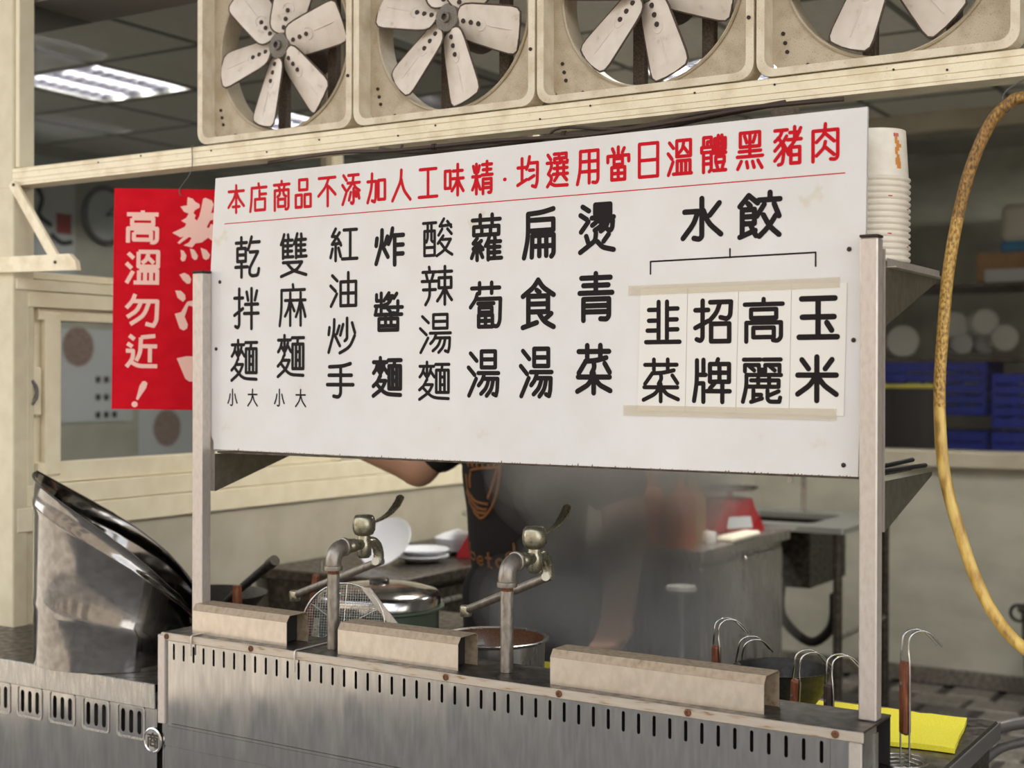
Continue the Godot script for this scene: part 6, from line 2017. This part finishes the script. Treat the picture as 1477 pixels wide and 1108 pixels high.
func cook() -> void:
	var t := thing("person", "person in black printed t-shirt standing behind the taps, arm raised", "person", Vector3(0.2, 0, -0.98))
	var z := -0.98
	var hips := Vector3(0.2, 0.88, z - 0.02)
	var chest := Vector3(0.2, 1.2, z)
	var sl := Vector3(0.405, 1.34, z)          # on the right in the picture
	var sr := Vector3(0.025, 1.345, z)
	var el := Vector3(0.512, 1.09, z + 0.02)
	var wl := Vector3(0.535, 0.87, z + 0.1)
	var er := Vector3(-0.115, 1.2, z + 0.06)
	var wr := Vector3(-0.33, 1.3, z + 0.2)
	var hand := []
	for w in [[wl, Vector3(0, -0.85, 0.5).normalized(), Vector3(1, 0, 0)], [wr, Vector3(-0.75, 0.35, 0.55).normalized(), Vector3(0.2, 0.9, 0.3)]]:
		var p: Vector3 = w[0]
		var d: Vector3 = w[1]
		var s: Vector3 = (w[2] - d * d.dot(w[2])).normalized()
		var nrm := d.cross(s)
		hand.append([p, p + d * 0.075, 0.024, 0.03])
		hand.append([p + d * 0.03 + s * 0.012, p + d * 0.08 + s * 0.02, 0.022, 0.018])
		hand.append([p + d * 0.03 - s * 0.012, p + d * 0.08 - s * 0.02, 0.022, 0.018])
		for k in 4:
			var o := s * (-0.03 + 0.02 * k)
			var ln: float = [0.062, 0.074, 0.07, 0.055][k]
			var k1 := p + d * 0.082 + o
			var k2 := k1 + (d * 0.85 + nrm * 0.5).normalized() * ln * 0.55
			hand.append([k1, k2, 0.0095, 0.009])
			hand.append([k2, k2 + (d * 0.4 + nrm * 0.9).normalized() * ln * 0.45, 0.009, 0.008])
		hand.append([p + d * 0.03 + s * 0.025, p + d * 0.06 + s * 0.05 + nrm * 0.015, 0.012, 0.0105])
		hand.append([p + d * 0.06 + s * 0.05 + nrm * 0.015, p + d * 0.09 + s * 0.052 + nrm * 0.028, 0.0105, 0.009])
	var head := Vector3(0.19, 1.575, z + 0.015)
	var arms := [[sl, el, 0.062, 0.056], [el, wl, 0.056, 0.042], [sr, er, 0.056, 0.05], [er, wr, 0.05, 0.032]]
	var legs := [[Vector3(0.29, 0.86, z), Vector3(0.295, 0.46, z + 0.01), 0.085, 0.055], [Vector3(0.295, 0.46, z + 0.01), Vector3(0.3, 0.08, z - 0.02), 0.055, 0.038], [Vector3(0.11, 0.86, z), Vector3(0.1, 0.46, z + 0.01), 0.085, 0.055], [Vector3(0.1, 0.46, z + 0.01), Vector3(0.09, 0.08, z - 0.02), 0.055, 0.038], [Vector3(0.3, 0.04, z - 0.03), Vector3(0.31, 0.03, z + 0.14), 0.036, 0.026], [Vector3(0.09, 0.04, z - 0.03), Vector3(0.08, 0.03, z + 0.14), 0.036, 0.026]]
	var trunk := [[hips, Vector3(0.2, 1.02, z), 0.155, 0.14, 0.66], [Vector3(0.2, 1.02, z), chest, 0.158, 0.17, 0.66], [chest, Vector3(0.2, 1.3, z), 0.17, 0.14, 0.66], [sl, sr, 0.062, 0.062, 0.9]]
	var skin := arms + hand + legs + trunk + [[Vector3(0.2, 1.36, z - 0.01), Vector3(0.192, 1.48, z + 0.005), 0.052, 0.05], [head + Vector3(0, 0.045, -0.012), head + Vector3(0, -0.005, 0.0), 0.088, 0.08], [head + Vector3(0, -0.05, 0.025), head + Vector3(0, -0.085, 0.045), 0.06, 0.035], [head + Vector3(0, 0.0, 0.083), head + Vector3(0, -0.028, 0.1), 0.011, 0.016], [head + Vector3(0.083, 0.01, -0.005), head + Vector3(0.086, -0.03, -0.005), 0.016, 0.011], [head + Vector3(-0.083, 0.01, -0.005), head + Vector3(-0.086, -0.03, -0.005), 0.016, 0.011]]
	var st := new_st()
	net(body_mesh(skin, 0.011, 0.02, Vector3(-0.5, -0.02, z - 0.22), Vector3(0.68, 1.75, z + 0.42)), st)
	part(t, "body", st, M.skin)
	var sleeve_l := sl.lerp(el, 0.62)
	var sleeve_r := sr.lerp(er, 0.62)
	var cloth := []
	for b in trunk:
		cloth.append([b[0], b[1], b[2] + 0.014, b[3] + 0.016, b[4]])
	cloth.append([sl, sleeve_l, 0.085, 0.088])
	cloth.append([sr, sleeve_r, 0.074, 0.07])
	cloth.append([Vector3(0.2, 0.74, z), hips, 0.165, 0.168, 0.66])
	var g := body_mesh(cloth, 0.011, 0.03, Vector3(-0.25, 0.55, z - 0.25), Vector3(0.7, 1.5, z + 0.25))
	st = new_st()
	net(g, st)
	var shirt := part(t, "shirt", st, M.shirt, "black t-shirt with brown print")
	var tr := []
	for b in legs.slice(0, 4):
		tr.append([b[0], b[1], b[2] + 0.014, b[3] + 0.016])
	tr.append([Vector3(0.2, 0.82, z), Vector3(0.2, 0.9, z), 0.158, 0.15, 0.66])
	st = new_st()
	net(body_mesh(tr, 0.014, 0.03, Vector3(-0.1, 0.02, z - 0.22), Vector3(0.5, 1.1, z + 0.2)), st)
	part(t, "trousers", st, M.trousers)
	st = new_st()
	net(body_mesh([[head + Vector3(0, 0.06, -0.03), head + Vector3(0, 0.0, -0.045), 0.094, 0.085], [head + Vector3(0, 0.085, 0.02), head + Vector3(0, 0.07, -0.02), 0.078, 0.09]], 0.01, 0.02, head - Vector3(0.2, 0.2, 0.2), head + Vector3(0.2, 0.25, 0.2)), st)
	part(t, "hair", st, M.hair)
	for s in [-1.0, 1.0]:
		st = new_st()
		lathe(st, [Vector2(0.0001, -0.009), Vector2(0.008, -0.004), Vector2(0.01, 0.0), Vector2(0.008, 0.004), Vector2(0.0001, 0.009)], head + Vector3(0.032 * s, 0.008, 0.074), 12)
		part(t, "eye", st, M.ink)
	st = new_st()
	tube(st, curve([head + Vector3(-0.024, -0.06, 0.078), head + Vector3(0, -0.062, 0.088), head + Vector3(0.024, -0.06, 0.078)], 4), 0.005, 6)
	part(t, "mouth", st, M.seal_red)
	# print: bowl of noodles with curved writing, laid on the cloth
	var surf := func(x: float, y: float) -> Vector3:
		var i := int((x - g.lo.x) / g.cell)
		var j := int((y - g.lo.y) / g.cell)
		for k in range(g.nz - 2, 0, -1):
			var at: int = (i * g.ny + j) * g.nz + k
			if g.f[at] < 0.0:
				var v0: float = g.f[at]
				var v1: float = g.f[at + 1]
				return Vector3(x, y, g.lo.z + (k + v0 / (v0 - v1)) * g.cell + 0.004)
		return Vector3(x, y, z + 0.1)
	var lines := []
	var c := Vector2(0.125, 1.17)
	lines.append([[-0.06, 0.02], [-0.055, -0.03], [-0.035, -0.07], [0.0, -0.095], [0.035, -0.07], [0.062, -0.02], [0.075, 0.05]])
	lines.append([[-0.055, -0.025], [-0.02, -0.05], [0.03, -0.055]])
	lines.append([[-0.05, -0.045], [-0.01, -0.068], [0.025, -0.07]])
	lines.append([[-0.045, -0.062], [-0.01, -0.08], [0.02, -0.08]])
	lines.append([[-0.04, -0.015], [-0.038, 0.02], [-0.02, 0.035], [0.07, 0.045]])
	for k in 6:
		lines.append([[-0.045 + 0.02 * k, 0.04], [-0.055 + 0.024 * k, 0.065 + 0.004 * (k % 2)], [-0.04 + 0.026 * k, 0.09]])
	lines.append([[-0.05, 0.05], [0.0, 0.062], [0.08, 0.066]])
	lines.append([[-0.04, 0.078], [0.02, 0.082], [0.085, 0.088]])
	lines.append([[0.07, 0.05], [0.05, 0.0], [0.03, -0.04]])
	st = new_st()
	for l in lines:
		var pts := []
		for p in l:
			pts.append(Vector3(p[0], p[1], 0))
		var laid := []
		for p in curve(pts, 5):
			laid.append(surf.call(c.x + p.x, c.y + p.y))
		tube(st, laid, 0.0048, 6)
	part(shirt, "bowl_print", st, M.shirt_print, "brown noodle bowl print")
	st = new_st()
	var word := "betod"
	for k in 5:
		var ox := -0.06 + 0.036 * k
		var oy := -0.185 - 0.018 * sin(PI * (k + 0.5) / 5.0) + (0.012 if k == 4 else 0.0)
		for s in strokes_of(word[k]):
			var laid := []
			for p in rounded_stroke(s):
				laid.append(surf.call(c.x + ox + p.x * 0.00042, c.y + oy - (p.y - 50.0) * 0.00052))
			tube(st, laid, 0.0036, 6)
	part(shirt, "word_print", st, M.shirt_print, "brown curved lettering")

func steam() -> void:
	rng.seed = 77
	var puffs := [
		[Vector3(0.72, 0.97, -0.42), Vector3(0.3, 0.34, 0.3), 0.9], [Vector3(0.8, 1.1, -0.48), Vector3(0.36, 0.3, 0.32), 0.9], [Vector3(0.66, 1.2, -0.5), Vector3(0.42, 0.26, 0.3), 0.8],
		[Vector3(0.9, 0.94, -0.42), Vector3(0.34, 0.3, 0.3), 0.8], [Vector3(0.86, 1.24, -0.52), Vector3(0.4, 0.24, 0.3), 0.6], [Vector3(0.55, 1.25, -0.52), Vector3(0.3, 0.2, 0.28), 0.7],
		[Vector3(1.02, 0.98, -0.46), Vector3(0.26, 0.28, 0.26), 0.5]]
	for i in 34:
		var y := rng.randf_range(0.88, 1.28)
		puffs.append([Vector3(rng.randf_range(0.5, 0.98) + (y - 1.1) * -0.15, y, rng.randf_range(-0.62, -0.36)), Vector3(rng.randf_range(0.1, 0.24), rng.randf_range(0.1, 0.24), rng.randf_range(0.1, 0.2)), rng.randf_range(0.5, 1.8)])
	var t := thing("steam", "drifting white steam rising behind the long cover", "steam", Vector3(0.75, 0.82, -0.45))
	t.set_meta("kind", "stuff")
	for p in puffs:
		var turn := Vector3(rng.randf_range(-0.6, 0.6), rng.randf_range(0, 3.0), rng.randf_range(-0.6, 0.6))
		for shell in 4:                           # nested shells thin out towards the edge
			var v := FogVolume.new()
			v.name = "steam_puff"
			v.shape = RenderingServer.FOG_VOLUME_SHAPE_ELLIPSOID
			t.add_child(v, true)
			v.position = p[0] - O
			v.size = p[1] * (1.15 - 0.25 * shell)
			v.rotation = turn
			var m := FogMaterial.new()
			m.albedo = Color(0.98, 0.95, 0.91)
			m.density = p[2] * STEAM * 0.33
			v.material = m
